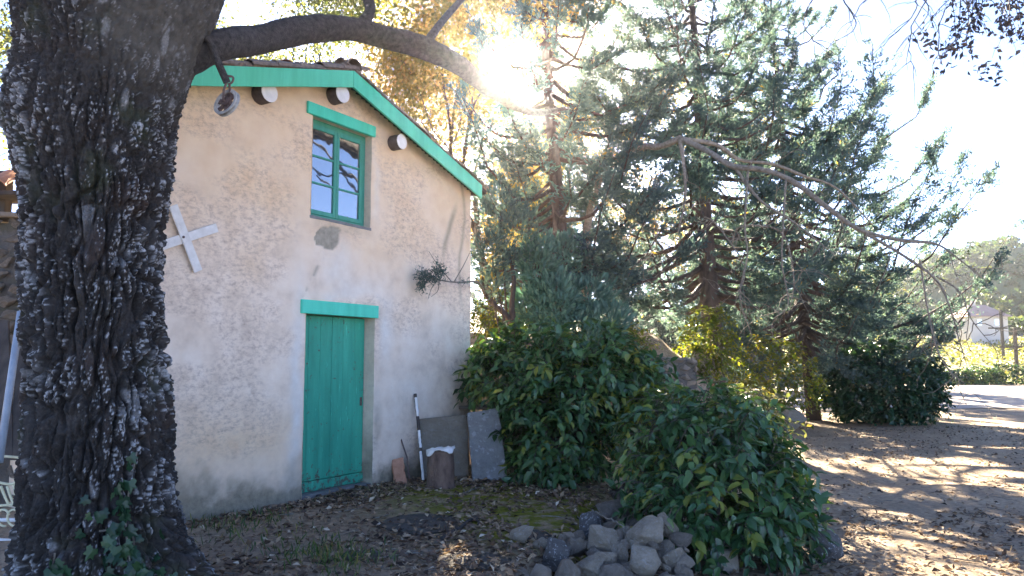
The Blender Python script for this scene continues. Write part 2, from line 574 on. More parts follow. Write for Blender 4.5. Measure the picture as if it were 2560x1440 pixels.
MAT['ground'] = M('dry_earth', ground_build, rough=.95, spec=.1)
MAT['gravel'] = simple('pale_gravel', (.34, .28, .225), (.48, .40, .33), 3, .95, .5, .02)
MAT['field'] = simple('field_soil', (.26, .25, .08), (.36, .34, .13), .5, .95, .3, .02)
MAT['hill'] = simple('hill_scrub', (.07, .11, .04), (.15, .19, .08), .05, .95, .3, .5)

# ------------------------------------------------------------------ terrain
def terrain(x, y):
    x = np.asarray(x, float); y = np.asarray(y, float)
    edge = 0.10 + (y - 5.2) * 0.27 + 0.08 * np.sin(y * 3.1)
    low = smooth(-.12, .22, x - edge) * (1 - smooth(9.5, 13, y) * (1 - smooth(2.0, 5.0, x)))
    low = np.where(y < 4.4, np.maximum(low, smooth(-1.5, -.2, x)), low)
    z = -0.28 * low
    # terraced bank behind the house and the bushes
    bank = smooth(13.5, 17.5, y) * (1 - smooth(3.2, 6.2, x + .12 * (y - 16)))
    z = z + bank * 2.1
    # the right-hand field and the slopes beyond
    z = z + np.maximum(0, y - 57) * .115 * smooth(56, 68, y) * smooth(275, 150, y)
    z = z + .035 * (vnoise(np.stack([x.ravel() * 1.6, y.ravel() * 1.6, 0 * x.ravel()], 1), 5).reshape(x.shape) - .5)
    z = z + .10 * (vnoise(np.stack([x.ravel() * .35, y.ravel() * .35, 0 * x.ravel()], 1), 6).reshape(x.shape) - .5) * smooth(9, 14, y)
    return z


def tz(x, y): return float(terrain(np.array([x]), np.array([y]))[0])


def axis(segs):
    o = [segs[0][0]]
    for a, b, st in segs:
        n = max(1, int(round((b - a) / st))); o += list(np.linspace(a, b, n + 1)[1:])
    return np.array(o)


def sheet(xs, ys, zoff=0.0, warp=0.0):
    X, Y = np.meshgrid(xs, ys)
    if warp:
        X = X + warp * (vnoise(np.stack([X.ravel() * .15, Y.ravel() * .15, X.ravel() * 0], 1), 3).reshape(X.shape) - .5)
        Y = Y + warp * (vnoise(np.stack([X.ravel() * .15, Y.ravel() * .15, X.ravel() * 0], 1), 4).reshape(X.shape) - .5)
    Z = terrain(X, Y) + zoff
    nx, ny = len(xs), len(ys)
    idx = np.arange(nx * ny).reshape(ny, nx)
    F = np.stack([idx[:-1, :-1], idx[:-1, 1:], idx[1:, 1:], idx[1:, :-1]], -1).reshape(-1, 4)
    return np.stack([X, Y, Z], -1).reshape(-1, 3), F


xs = axis([(-270, -60, 20), (-60, -12, 4), (-12, -5, .5), (-5, 9, .09), (9, 16, .3), (16, 60, 2.5), (60, 270, 20)])
ys = axis([(-120, -40, 16), (-40, -4, 3), (-4, 3.6, .5), (3.6, 13, .09), (13, 26, .4), (26, 90, 2), (90, 130, 8), (130, 285, 20)])
V, F = sheet(xs, ys)
x, y = V[:, 0], V[:, 1]


def blob(cx, cy, rx, ry): return np.exp(-(((x - cx) / rx) ** 2 + ((y - cy) / ry) ** 2))


moss = np.clip(1.9 * blob(.0, 8.0, .9, 1.1) + 1.9 * blob(.30, 6.9, .55, .7) + .9 * blob(-1.2, 8.6, .8, .5) + .6 * blob(-.3, 9.2, 1, .5), 0, 1)
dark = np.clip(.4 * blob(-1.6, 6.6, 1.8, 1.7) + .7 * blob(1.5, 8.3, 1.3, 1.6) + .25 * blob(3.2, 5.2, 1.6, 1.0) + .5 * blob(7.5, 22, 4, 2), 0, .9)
tag(mk('ground', V, F, MAT['ground'], smooth_=True, attrs={'moss': moss, 'dark': dark}), kind='structure')

# gravel yard and field
gx = axis([(10, 90, 2.0)]); gy = axis([(27.5, 53, 1.2)])
V, F = sheet(gx, gy, .02, 5.0)
V2, F2 = sheet(axis([(10.5, 90, 2.0)]), axis([(-70, 10.5, 2.0)]), .02, 3.0)     # unseen gravel beside and behind the camera, added to bounce sun onto the house
F = np.concatenate([F, F2 + len(V)]); V = np.concatenate([V, V2])
tag(mk('gravel_yard', V, F, MAT['gravel'], smooth_=True), kind='structure')
V, F = sheet(axis([(18, 120, 3)]), axis([(57.5, 96, 2)]), .05)
tag(mk('field', V, F, MAT['field'], smooth_=True), kind='structure')

# hills
def hill_z(x, y):
    n = np.stack([x * .02, y * .02, 0 * x], 1)
    r = smooth(96, 150, y) * (5.0 + 13.0 * smooth(30, 120, x)) * (.75 + .5 * vnoise(n * 1.6, 9)) * smooth(225, 180, y)
    return terrain(x, y) * smooth(95, 92, y) + 4.2 * smooth(92, 95, y) + r


hx, hy = np.meshgrid(np.linspace(-255, 262, 90), np.linspace(94, 225, 50))
hz = hill_z(hx.ravel(), hy.ravel())
HAZE_TOP = max(float(hz.max()) + 3.5, 21)
idx = np.arange(90 * 50).reshape(50, 90)
F = np.stack([idx[:-1, :-1], idx[:-1, 1:], idx[1:, 1:], idx[1:, :-1]], -1).reshape(-1, 4)
tag(mk('hills', np.stack([hx.ravel(), hy.ravel(), hz], 1), F, MAT['hill'], smooth_=True), kind='structure')


# ------------------------------------------------------------------ house
HO = onz(757, 1250)                                   # foot of the door's left edge
HU = np.array([(2451 - 1280) / F_PX, _c + math.tan(PITCH) * _s, 0]); HU /= np.linalg.norm(HU)
HV = np.array([-HU[1], HU[0], 0])
HANG = math.atan2(HU[1], HU[0])
house = empty('house', HO, 'small ochre plastered stone house with green door, window and gable boards', 'house', rz=HANG)


def h2w(s, y, z): return HO + HU * s + HV * y + np.array([0, 0, z])


def fac(px, py, off=0.0):
    r = ray(px, py); P0 = HO + HV * off
    P = CAM + r * (np.dot(P0 - CAM, HV) / np.dot(r, HV))
    return float(np.dot(P - HO, HU)), float(P[2])


S0, S1, RID, DEP = -1.78, 3.08, .393, 2.35
ZR = 4.76
SL = .306


def zr(s): return ZR - SL * np.abs(np.asarray(s, float) - RID)


def facade():
    DO = (-.02, 1.075, -.15, 1.975); WI = (.01, .967, 3.04, 4.178)
    ax_ = [(S0, DO[0], .025), (DO[0], WI[0], .03), (WI[0], WI[1], .025), (WI[1], DO[1], .03), (DO[1], S1, .025)]
    xs = axis(ax_)
    zs = axis([(-.15, DO[3], .025), (DO[3], WI[2], .025), (WI[2], WI[3], .025), (WI[3], 4.74, .025)])
    X, Z = np.meshgrid(xs, zs)
    x, z = X.ravel(), Z.ravel()
    P = np.stack([x, z, 0 * x], 1)
    # masks
    warp = .35 * (fbm(P * 2.2, 40) - .5)
    xw, zw = x + warp, z + .35 * (fbm(P * 2.2 + 9, 41) - .5)

    def g(cx, cz, rx, rz): return np.exp(-(((xw - cx) / rx) ** 2 + ((zw - cz) / rz) ** 2))
    n1 = fbm(P * 7, 42, 5, .6); n2 = fbm(P * 2.5, 43, 4)
    peel = smooth(.50, .58, 1.25 * g(.28, 2.80, .17, .12) * (.55 + .9 * n1) + .5 * g(.45, 2.9, .14, .06))
    crack = np.exp(-((np.abs((x - .30) * .86 - (z - 2.78) * .52 + .10 * (n2 - .5))) / .022) ** 2) * smooth(2.1, 2.2, z) * (1 - smooth(2.75, 2.9, z)) * smooth(.42, .55, n1)
    peel = np.clip(peel + .7 * crack, 0, 1)
    pale = .75 * g(.45, 2.55, .30, .22) + .5 * g(.7, 2.3, .5, .12)
    white = np.clip(1.1 * g(-.13, 1.1, .10, 1.25) + .9 * g(1.24, 1.85, .12, .4) + .7 * g(1.05, 3.6, .08, .5) + .5 * g(.5, 2.2, .7, .07) + pale + .5 * g(1.7, 1.15, .5, .4) * n2, 0, 1) * (.45 + .9 * n1)
    white = np.clip(white, 0, 1) * (1 - peel)
    stain = smooth(.55, .15, z + .55 * (n2 - .5) + .3 * (n1 - .5)) * smooth(.2, -.3, x) * .95
    stain = stain + smooth(.25, .0, z + .3 * (n1 - .5)) * .8
    stain += .95 * g(2.95, .75, .28, .30) * n1 * 1.5 + .8 * g(2.7, .3, .5, .35) * n1 * 1.6
    stain += .55 * g(1.15, .75, .07, .35) * n1 * 1.6 + .5 * smooth(.45, .2, z + .3 * n1) * smooth(1, 1.4, x)
    st1 = np.exp(-((x - 2.86 - .05 * np.sin(z * 4) - .1 * (n2 - .5)) / .035) ** 2) * smooth(1.9, 2.6, z) * .55
    st2 = np.exp(-((x - (2.45 + .33 * (z - 2.9)) - .1 * (n2 - .5)) / .05) ** 2) * smooth(2.7, 3.1, z) * smooth(3.75, 3.4, z) * .7
    stain = np.clip(stain + st1 + st2 + .35 * smooth(.25, .02, zr(x) - .2 - z) * n1 + .5 * smooth(.10, .0, np.abs(z - 2.98)) * smooth(-.02, .1, x) * smooth(1.05, .9, x) * n1, 0, 1)
    ochre = np.clip(smooth(1.9, 3.4, z + .8 * (n2 - .5)) * (.35 + .75 * n2) + .95 * g(-.9, .65, .9, .38), 0, 1)
    speck = np.clip(smooth(.42, .62, fbm(P * np.array([1.3, 2.4, 1]), 47, 3)) + .15 * smooth(2.4, 1, z), 0, 1)
    disp = .018 * (fbm(P * 3, 44, 4) - .5) + .008 * (fbm(P * 14, 45, 4) - .5) - .014 * peel
    ed = np.full(len(x), 9.)
    for a, b, c, d in (DO, WI):
        q = np.maximum(np.maximum(a - x, x - b), np.maximum(c - z, z - d)); ed = np.minimum(ed, np.abs(q))
    disp = disp * smooth(0, .05, ed) - .010 * (1 - smooth(0, .03, ed)) * n1 * 1.4
    V = np.stack([x, -disp, z], 1)
    nx, nz = len(xs), len(zs)
    idx = np.arange(nx * nz).reshape(nz, nx)
    F = np.stack([idx[:-1, :-1], idx[:-1, 1:], idx[1:, 1:], idx[1:, :-1]], -1)
    cx = (xs[:-1] + xs[1:]) / 2; cz = (zs[:-1] + zs[1:]) / 2
    CX, CZ = np.meshgrid(cx, cz)
    keep = CZ < zr(CX) - .05
    for a, b, c, d in (DO, WI):
        keep &= ~((CX > a) & (CX < b) & (CZ > c) & (CZ < d))
    F = F[keep]
    Vl = [V]; Fl = [F]; A = [np.stack([ochre, stain, white, peel, speck], 1)]; n = len(V)
    for a, b, c, d in (DO, WI):                      # reveals, finely gridded
        for x0, z0, x1, z1, k in ((a, c, a, d, 70), (b, d, b, c, 70), (a, d, b, d, 40), (b, c, a, c, 40)):
            t = np.linspace(0, 1, k); w = np.linspace(0, 1, 6)
            T, W = np.meshgrid(t, w)
            vx = x0 + (x1 - x0) * T.ravel(); vz = z0 + (z1 - z0) * T.ravel(); vy = W.ravel() * .25
            q = np.stack([vx, vy, vz], 1)
            wob = (fbm(q * 9, 46) - .5) * .012
            q[:, 1] += wob * (1 - W.ravel())
            i2 = np.arange(k * 6).reshape(6, k) + n
            Fl.append(np.stack([i2[:-1, :-1], i2[1:, :-1], i2[1:, 1:], i2[:-1, 1:]], -1).reshape(-1, 4))
            nn = fbm(q * 6, 48)
            A.append(np.stack([.3 + 0 * vx, np.clip(smooth(.9, .2, vz + .6 * (nn - .5)) * nn * 1.6 + .15, 0, 1), .4 * nn, 0 * vx, .5 + 0 * vx], 1))
            Vl.append(q); n += len(q)
    # the other walls
    zl, zrr = float(zr(S0)) - .05, float(zr(S1)) - .05
    for q in ([(S0, 0, -.3), (S0, 0, zl), (S0, DEP, zl), (S0, DEP, -.3)], [(S1, 0, -.3), (S1, DEP, -.3), (S1, DEP, zrr), (S1, 0, zrr)],
              [(S0, DEP, -.3), (S0, DEP, zl), (S1, DEP, zrr), (S1, DEP, -.3)], [(S0, DEP, zl), (RID, DEP, ZR - .05), (RID, DEP, ZR - .06), (S1, DEP, zrr)]):
        q = np.array(q, float); Vl.append(q); Fl.append(np.arange(4)[None] + n); n += 4
        A.append(np.tile([.6, .2, .1, 0, .5], (4, 1)))
    A = np.concatenate(A)
    mk('wall', np.concatenate(Vl), np.concatenate(Fl), MAT['plaster'], house, True, dict(zip(('ochre', 'stain', 'white', 'peel', 'speck'), A.T)), local=True)


facade()


def hp(name, VF, mat, parent=house, label=None, sm=False):
    V, F = VF
    o = link(name, mkmesh(name, V, F, mat, sm), parent)
    if label: o['label'] = label
    return o


def rough_board(s0, z0, s1, z1, y0, y1, h, seed, n=24):
    """a board from (s0,z0) to (s1,z1) (top edge), height h, with slightly uneven edges"""
    t = np.linspace(0, 1, n); g = np.random.default_rng(seed)
    w = np.convolve(g.normal(size=n + 6), np.ones(7) / 7, 'valid')[:n] * .006
    w2 = np.convolve(g.normal(size=n + 6), np.ones(7) / 7, 'valid')[:n] * .006
    V = []
    for i in range(n):
        s = s0 + (s1 - s0) * t[i]; zt = z0 + (z1 - z0) * t[i]
        V += [(s, y0, zt + w[i]), (s, y1, zt + w[i]), (s, y1, zt - h + w2[i]), (s, y0, zt - h + w2[i])]
    F = [(i * 4 + k, i * 4 + (k + 1) % 4, i * 4 + 4 + (k + 1) % 4, i * 4 + 4 + k) for i in range(n - 1) for k in range(4)]
    F += [(3, 2, 1, 0), tuple((n - 1) * 4 + k for k in range(4))]
    return V, F


EL, ER = -1.98, 3.03
hp('gable_board', rough_board(EL, float(zr(EL)), RID - .003, ZR, -.228, -.202, .195, 1), MAT['fascia'], label='green gable board on the left roof slope')
hp('gable_board', rough_board(RID + .003, ZR, ER, float(zr(ER)), -.230, -.202, .195, 2), MAT['fascia'], label='green gable board on the right roof slope')

# roof deck
zc = .045
q = [(EL, float(zr(EL))), (RID, ZR), (S1 + .12, float(zr(S1 + .12)))]
Vd = []
for yy in (-.198, DEP + .2):
    for s_, z_ in q: Vd += [(s_, yy, z_), (s_, yy, z_ - zc)]
Fd = [(0, 2, 8, 6), (2, 4, 10, 8), (1, 7, 9, 3), (3, 9, 11, 5), (0, 1, 3, 2), (2, 3, 5, 4), (6, 8, 9, 7), (8, 10, 11, 9), (0, 6, 7, 1), (4, 5, 11, 10)]
roof = hp('roof', (Vd, Fd), MAT['darkwood'])


def tile_mesh():
    n = 7; V = []; L_ = .44
    for xx, rad in ((0, .095), (L_, .075)):
        for rr in (rad, rad - .013):
            for a in np.linspace(0, math.pi, n): V.append((xx, -rr * math.cos(a), rr * math.sin(a) * .8))
    F = []
    o0, i0, o1, i1 = 0, n, 2 * n, 3 * n
    for k in range(n - 1):
        F += [(o0 + k, o1 + k, o1 + k + 1, o0 + k + 1), (i0 + k, i0 + k + 1, i1 + k + 1, i1 + k), (o0 + k, o0 + k + 1, i0 + k + 1, i0 + k), (o1 + k, i1 + k, i1 + k + 1, o1 + k + 1)]
    F += [(o0, i0, i1, o1), (o0 + n - 1, o1 + n - 1, i1 + n - 1, i0 + n - 1)]
    return V, F


tileme = mkmesh('tile', *tile_mesh(), MAT['tile'])
g = np.random.default_rng(3)
ang = math.atan(SL)
stuff_tiles = []
for side in (-1, 1):
    end = EL if side < 0 else S1 + .12
    ln = abs(end - RID) / math.cos(ang)
    nrow = int(ln / .33)
    for colm in range(12):
        yy = -.155 + colm * .215
        for k in range(nrow + 1):
            d = ln - .02 - .33 * k
            s_ = RID + side * d * math.cos(ang)
            z_ = ZR - d * math.sin(ang) + .012
            # wide end at the eave, running uphill
            rot = Matrix.Rotation(0 if side < 0 else math.pi, 4, 'Z') @ Matrix.Rotation(-ang + .028 + g.normal() * .02, 4, 'Y')
            Mx = Matrix.Translation((s_, yy + g.normal() * .008, z_ + abs(g.normal()) * .008)) @ rot @ Matrix.Rotation(g.normal() * .05, 4, 'Z')
            if colm < 2:
                o = link('tile', tileme, roof); o.matrix_basis = Mx
            else:
                stuff_tiles.append(xf(tile_mesh(), Mx))
o = hp('tile_rows', join(stuff_tiles), MAT['tile'], roof); o['kind'] = 'stuff'
for k in range(8):
    o = link('ridge_tile', tileme, roof)
    o.matrix_basis = Matrix.Translation((RID, -.25 + k * .36, ZR + .045 + .012 * (k % 2))) @ Matrix.Rotation(math.pi / 2 + g.normal() * .04, 4, 'Z') @ Matrix.Scale(1.25, 4)
# mortar under the verge tiles, lumpy
for side, a_, b_ in ((-1, EL + .02, RID), (1, RID, S1 + .1)):
    n = 60; V = []
    for t in np.linspace(0, 1, n):
        s_ = a_ + (b_ - a_) * t; z0 = float(zr(s_))
        j = g.normal(size=4) * .008
        V += [(s_, -.215 + j[0], z0 + .003), (s_, -.215 + j[1], z0 + .030 + j[2]), (s_, -.08, z0 + .034 + j[3]), (s_, -.08, z0 + .003)]
    F = [(i * 4 + k, i * 4 + 4 + k, i * 4 + 4 + (k + 1) % 4, i * 4 + (k + 1) % 4) for i in range(n - 1) for k in range(4)]
    hp('mortar_bed', (V, F), MAT['tile'], roof)
# one loose tile lying askew
ls, lz = -.30, float(zr(-.30)) + .10
o = link('loose_tile', mkmesh('loose_tile', *tile_mesh(), MAT['tilered']), roof)
o.matrix_basis = Matrix.Translation((ls, .10, lz)) @ Matrix.Rotation(R(55), 4, 'Z') @ Matrix.Rotation(R(-16), 4, 'Y')
o['label'] = 'loose tile lying askew on the roof edge'


def cyl(r, y0, y1, n=20, wob=.0, seed=0):
    g = np.random.default_rng(seed); V = []
    rr = r * (1 + wob * np.convolve(np.r_[g.normal(size=n), 0, 0], np.ones(3) / 3, 'valid')[:n])
    for yy in (y0, y1):
        for k in range(n):
            a = 2 * math.pi * k / n; V.append((rr[k] * math.cos(a), yy, rr[k] * math.sin(a)))
    return V, [(k, (k + 1) % n, n + (k + 1) % n, n + k) for k in range(n)] + [tuple(range(n - 1, -1, -1)), tuple(range(n, 2 * n))]


for i, (s_, z_, r_) in enumerate(((-.735, 4.175, .105), (.300, 4.475, .105), (1.345, 4.180, .095))):
    V, F = cyl(r_, -.150, .3, 20, .03, i)
    p = link('purlin', mkmesh('purlin', V, F, MAT['log'], True), house, (s_, 0, z_))
    V, F = cyl(r_ * .99, -.158, -.1505, 20, .03, i)
    link('painted_end', mkmesh('painted_end', V, F, MAT['logend']), p)

# lintels
hp('lintel', box(-.103, 1.115, -.028, .02, 1.968, 2.118, .006), MAT['lintel'], label='green painted board over the door')
hp('lintel', box(-.090, 1.010, -.028, .02, 4.168, 4.303, .006), MAT['lintel'], label='green painted board over the window')

# door
door = hp('door', box(-.015, 1.07, .178, .20, .02, 1.966), MAT['door'])
g = np.random.default_rng(11)
bx_ = np.linspace(-.012, 1.067, 7)
for k in range(6):
    hp('plank', box(bx_[k] + .0015, bx_[k + 1] - .0015, .150 + g.uniform(0, .003), .1765, .155, 1.964, .0035), MAT['door'], door)
hp('bottom_rail', rough_board(-.010, .150, 1.066, .150, .140, .1765, .105, 5), MAT['door'], door)
for zz in (.55, 1.55):
    hp('hinge', box(-.008, .055, .138, .1495, zz - .02, zz + .02, .003), MAT['iron'], door)
hp('lock_plate', box(1.00, 1.035, .142, .1495, .93, 1.03, .003), MAT['iron'], door)
hp('threshold', rough_board(-.018, .03, 1.073, .03, .02, .24, .12, 6), MAT['concrete'])

# window
W0, W1, Z0, Z1 = .012, .965, 3.042, 4.176
fy = .105
wf = hp('window', join([box(W0, W0 + .035, fy, fy + .06, Z0, Z1), box(W1 - .05, W1, fy, fy + .06, Z0, Z1),
                        box(W0 + .0355, W1 - .0505, fy, fy + .06, Z0, Z0 + .05), box(W0 + .0355, W1 - .0505, fy, fy + .06, Z1 - .06, Z1)]), MAT['sash'])
mid = (W0 + .0355 + W1 - .0505) / 2
for a_, b_ in ((W0 + .037, mid - .001), (mid + .001, W1 - .052)):
    za, zb = Z0 + .052, Z1 - .062
    y0 = fy - .012
    hp('sash', join([box(a_, a_ + .042, y0, y0 + .035, za, zb, .004), box(b_ - .042, b_, y0, y0 + .035, za, zb, .004),
                     box(a_ + .0425, b_ - .0425, y0, y0 + .035, za, za + .05, .004), box(a_ + .0425, b_ - .0425, y0, y0 + .035, zb - .05, zb, .004)]), MAT['sash'], wf)
    pz = np.linspace(za + .05, zb - .05, 4)
    for k in (1, 2):
        hp('glazing_bar', box(a_ + .0425, b_ - .0425, y0 + .004, y0 + .030, pz[k] - .011, pz[k] + .011, .003), MAT['sash'], wf)
    for k in range(3):
        V, F = box(a_ + .043, b_ - .043, y0 + .018, y0 + .022, pz[k] + (.0115 if k else .0005), pz[k + 1] - (.0115 if k < 2 else .0005))
        tl = np.random.default_rng(70 + k).normal() * .004
        V = [(v[0], v[1] + tl * (v[2] - pz[k]), v[2]) for v in V]
        hp('pane', (V, F), MAT['glass'], wf)
hp('window_sill', rough_board(.0, 3.050, .98, 3.046, -.004, .10, .03, 9), MAT['concrete'])

# white crossed boards on the wall
def wall_board(p, q, w, y0, y1, parent, mat, name='board'):
    (s0, z0), (s1, z1) = fac(*p), fac(*q)
    d = np.array([s1 - s0, z1 - z0]); L_ = np.linalg.norm(d); a = math.atan2(d[1], d[0])
    V, F = box(0, L_, y0, y1, -w / 2, w / 2, .003)
    c, s = math.cos(a), math.sin(a)
    V = [h2w(s0 + v[0] * c - v[2] * s, v[1], z0 + v[0] * s + v[2] * c) for v in V]
    return mk(name, V, F, mat, parent)


s_, z_ = fac(448, 594)
cross = empty('crossed_boards', h2w(s_, -.03, z_), 'white wooden boards nailed as a tilted cross on the plaster beside the trunk', 'cross')
wall_board((537, 570), (352, 630), .085, -.040, -.022, cross, MAT['whitewood'])
wall_board((424, 515), (487, 679), .085, -.060, -.041, cross, MAT['whitewood'])
V, F = cyl(.012, -.068, -.060, 8)
mk('nail', np.array([h2w(s_ + v[0], v[1], z_ + v[2]) for v in V]), F, MAT['iron'], cross)

# ------------------------------------------------------------------ the big oak
OY = 5.0
TR = [(-260, -40, 660), (-120, -10, 640), (0, 20, 580), (60, 27, 557), (110, 32, 530), (190, 25, 500), (250, 5, 475), (290, 2, 460), (330, 5, 457), (380, 25, 455), (430, 40, 447),
      (480, 48, 440), (560, 52, 420), (700, 55, 415), (820, 58, 418), (950, 60, 432), (1050, 58, 440), (1150, 52, 446), (1250, 48, 452), (1330, 42, 475), (1390, 34, 508), (1440, 20, 545), (1475, 5, 585), (1500, -10, 620)]
oak = empty('oak_tree', (at(250, 900, OY)[0], OY, 0.0), 'huge dark old oak with deeply fissured bark in the left foreground', 'tree')


def build_trunk():
    tab = np.array([[at(l, y, OY)[2], at(l, y, OY)[0], at(r, y, OY)[0]] for y, l, r in TR])[::-1]
    nt, nzz = 500, 540
    zs = np.linspace(tab[0, 0], tab[-1, 0], nzz)
    xl = np.interp(zs, tab[:, 0], tab[:, 1]); xr = np.interp(zs, tab[:, 0], tab[:, 2])
    k = np.ones(15) / 15
    xl = np.convolve(np.pad(xl, 7, 'edge'), k, 'valid'); xr = np.convolve(np.pad(xr, 7, 'edge'), k, 'valid')
    cx, rr = (xl + xr) / 2, (xr - xl) / 2 * .865
    th = np.linspace(0, 2 * math.pi, nt, endpoint=False)
    T, Z = np.meshgrid(th, zs)
    RR = np.repeat(rr[:, None], nt, 1); CX = np.repeat(cx[:, None], nt, 1)
    fl = smooth(.55, -.1, Z)
    ry = np.minimum(RR, .62)                                   # depth stays round although the fork widens it
    lob = 1 + fl * .16 * np.cos(5 * T + .6) + .03 * np.sin(3 * T + Z * 1.3) * (1 - fl)
    X = CX + RR * np.cos(T) * (1 + fl * .05 * np.cos(5 * T)); Y = OY + ry * np.sin(T) * lob
    P = np.stack([X.ravel(), Y.ravel(), Z.ravel()], 1)
    nrm = np.stack([np.cos(T).ravel(), np.sin(T).ravel(), 0 * T.ravel()], 1)
    up = smooth(3.0, 3.5, P[:, 2]) * smooth(-2.75, -2.3, P[:, 0])      # smoother bark where the limb leaves
    # bulges and knots
    macro = .10 * (fbm(P * np.array([1.6, 1.6, 1.1]), 60, 3) - .5)
    for kx, ky, kr, ka in ((215, 480, .16, -.07), (205, 640, .13, .05), (300, 420, .2, .05), (160, 250, .22, .06), (250, 760, .14, -.04), (330, 470, .10, -.10)):
        c = at(kx, ky, OY - .5); d = np.linalg.norm((P - c) * np.array([1, .5, .8]), axis=1)
        macro += ka * np.exp(-(d / kr) ** 2)
    w = .10 * (np.stack([fbm(P * 3.2, 61 + i, 3) for i in range(3)], 1) - .5)
    Q = P + w
    rough = smooth(2.2, 3.0, P[:, 2] + .5 * (fbm(P * 2, 67) - .5))     # flaky higher up, furrowed lower down
    s1 = np.array([15.0, 15.0, 2.6])
    a1, a2, ida = worley(Q * s1, 71)
    b1, b2, idb = worley((P + .35 * w) * np.array([42., 42., 26.]), 75)
    e1, e2, ide = worley((P + 1.6 * w) * np.array([7.5, 7.5, 1.15]), 73)
    deep = smooth(.0, .16, e2 - e1)
    ridge = smooth(.03, .26, a2 - a1); flake = smooth(.03, .20, b2 - b1)
    d = (.050 * ridge * (.6 + .6 * ida) + .016 * flake * (.3 + idb) * ridge) * (1 - .55 * rough) + .014 * rough * flake * (.3 + idb)
    d = d * (1 - .75 * up) + .010 * up * (fbm(P * np.array([22, 22, 7.]), 77) - .2)
    d -= .040 * (1 - deep) * (1 - up) * (1 - .6 * rough)
    d += .012 * (fbm(P * 45, 78, 3) - .5) + .012 * (vnoise(P * np.array([110, 110, 80.]), 79) - .5) + macro * .55
    V = P + nrm * (d - .045)[:, None]
    plate = np.clip(.35 * ida + .3 * idb + .35 * ide, 0, 1)
    ln = fbm(P * 3.0, 80, 4)
    lic = smooth(.655, .76, .10 * idb + .82 * fbm(P * np.array([100, 100, 75.]), 81, 2) + .55 * (ln - .32)) * smooth(.3, .9, flake) * smooth(.4, 1, ridge)
    lic = lic * (1 - .7 * up)
    lic = np.clip(lic + smooth(.64, .7, fbm(P * 8, 83) + .22 * smooth(.25, .0, P[:, 2])) * .35 * ridge, 0, 1)
    idx = np.arange(nt * nzz).reshape(nzz, nt); nx = np.roll(idx, -1, 1)
    F = np.stack([idx[:-1], nx[:-1], nx[1:], idx[1:]], -1).reshape(-1, 4)
    o = mk('trunk', V, F, MAT['bark'], oak, True, {'plate': plate, 'lichen': lic, 'smoothbark': up})
    return V, nt, nzz


TRV, TNT, TNZ = build_trunk()


def limb(name, pts, r, parent, mat, n=12, k=60, wob=.1, seed=0):
    """pts: rows of (x,y,z); r: radius control list; a gnarled limb"""
    P = spline(pts, k); rad = np.interp(np.linspace(0, 1, k), np.linspace(0, 1, len(r)), r)
    g = np.random.default_rng(seed)
    V, F = tube(P, rad, n)
    C = np.repeat(P, n, 0)
    nz_ = fbm(V * 6 + seed * 3.7, 90 + seed, 4)
    V = C + (V - C) * (1 + wob * 2.2 * (nz_ - .5))[:, None]
    return mk(name, V, F, mat, parent, True)


LP = [at(430, 150, 5.15), at(545, 112, 5.3), at(640, 100, 5.7), at(760, 75, 6.1), at(870, 72, 6.5), at(960, 92, 6.8), at(1060, 120, 7.1), at(1150, 165, 7.4), at(1230, 232, 7.8), at(1330, 280, 8.3), at(1420, 270, 8.9)]
limb('limb', LP, [.15, .11, .115, .115, .105, .105, .11, .095, .06, .04, .02], oak, MAT['limb'], 28, 140, .12, 1)
limb('limb', [at(880, 80, 6.6), at(925, 30, 6.7), at(905, -40, 6.8), at(870, -160, 6.9), at(900, -420, 7.2)], [.055, .05, .045, .04, .03], oak, MAT['limb'], 12, 40, .12, 2)
limb('limb', [at(1060, 120, 7.1), at(1100, 60, 7.3), at(1180, -30, 7.6), at(1300, -160, 8.2)], [.05, .035, .03, .02], oak, MAT['limb'], 10, 40, .12, 3)
# the forks above the picture
T0 = at(300, -200, OY)
limb('limb', [T0 + [.25, 0, -.2], T0 + [.9, .1, .7], T0 + [2.2, .3, 1.6], T0 + [4.5, 1.2, 2.5], T0 + [7.5, 3.0, 3.2], T0 + [10.8, 4.8, 3.5], T0 + [14.5, 6.2, 3.2]], [.42, .32, .26, .22, .18, .13, .06], oak, MAT['limb'], 18, 90, .1, 4)
limb('limb', [T0 + [-.35, 0, -.2], T0 + [-.7, -.1, .8], T0 + [-1.4, -.4, 2.2], T0 + [-2.4, -.5, 4.0]], [.42, .3, .22, .1], oak, MAT['limb'], 14, 40, .1, 5)
limb('limb', [T0 + [3.2, .7, 2.1], T0 + [5.0, 0.4, 3.0], T0 + [8.5, 1.4, 4.4], T0 + [13.5, 3.9, 4.6]], [.15, .12, .09, .03], oak, MAT['limb'], 12, 50, .1, 6)
limb('limb', [T0 + [8.0, 3.2, 3.2], T0 + [9.6, 4.2, 2.5], T0 + [11.4, 4.8, 2.2], T0 + [13.4, 5.1, 1.4]], [.09, .07, .05, .02], oak, MAT['limb'], 10, 40, .1, 7)
limb('limb', [T0 + [11.0, 4.9, 3.4], T0 + [11.6, 4.5, 2.2], T0 + [13.0, 4.4, 1.4], T0 + [14.6, 4.6, .7]], [.06, .05, .035, .015], oak, MAT['limb'], 8, 40, .1, 8)


def seen_in_window(px, py, t):
    """a place over the yard on the right that the window pane mirrors"""
    s_, z_ = fac(px, py, .11); p = h2w(s_, .11, z_); d = unit(p - CAM); d = d - 2 * (d @ HV) * HV
    return p + d * t


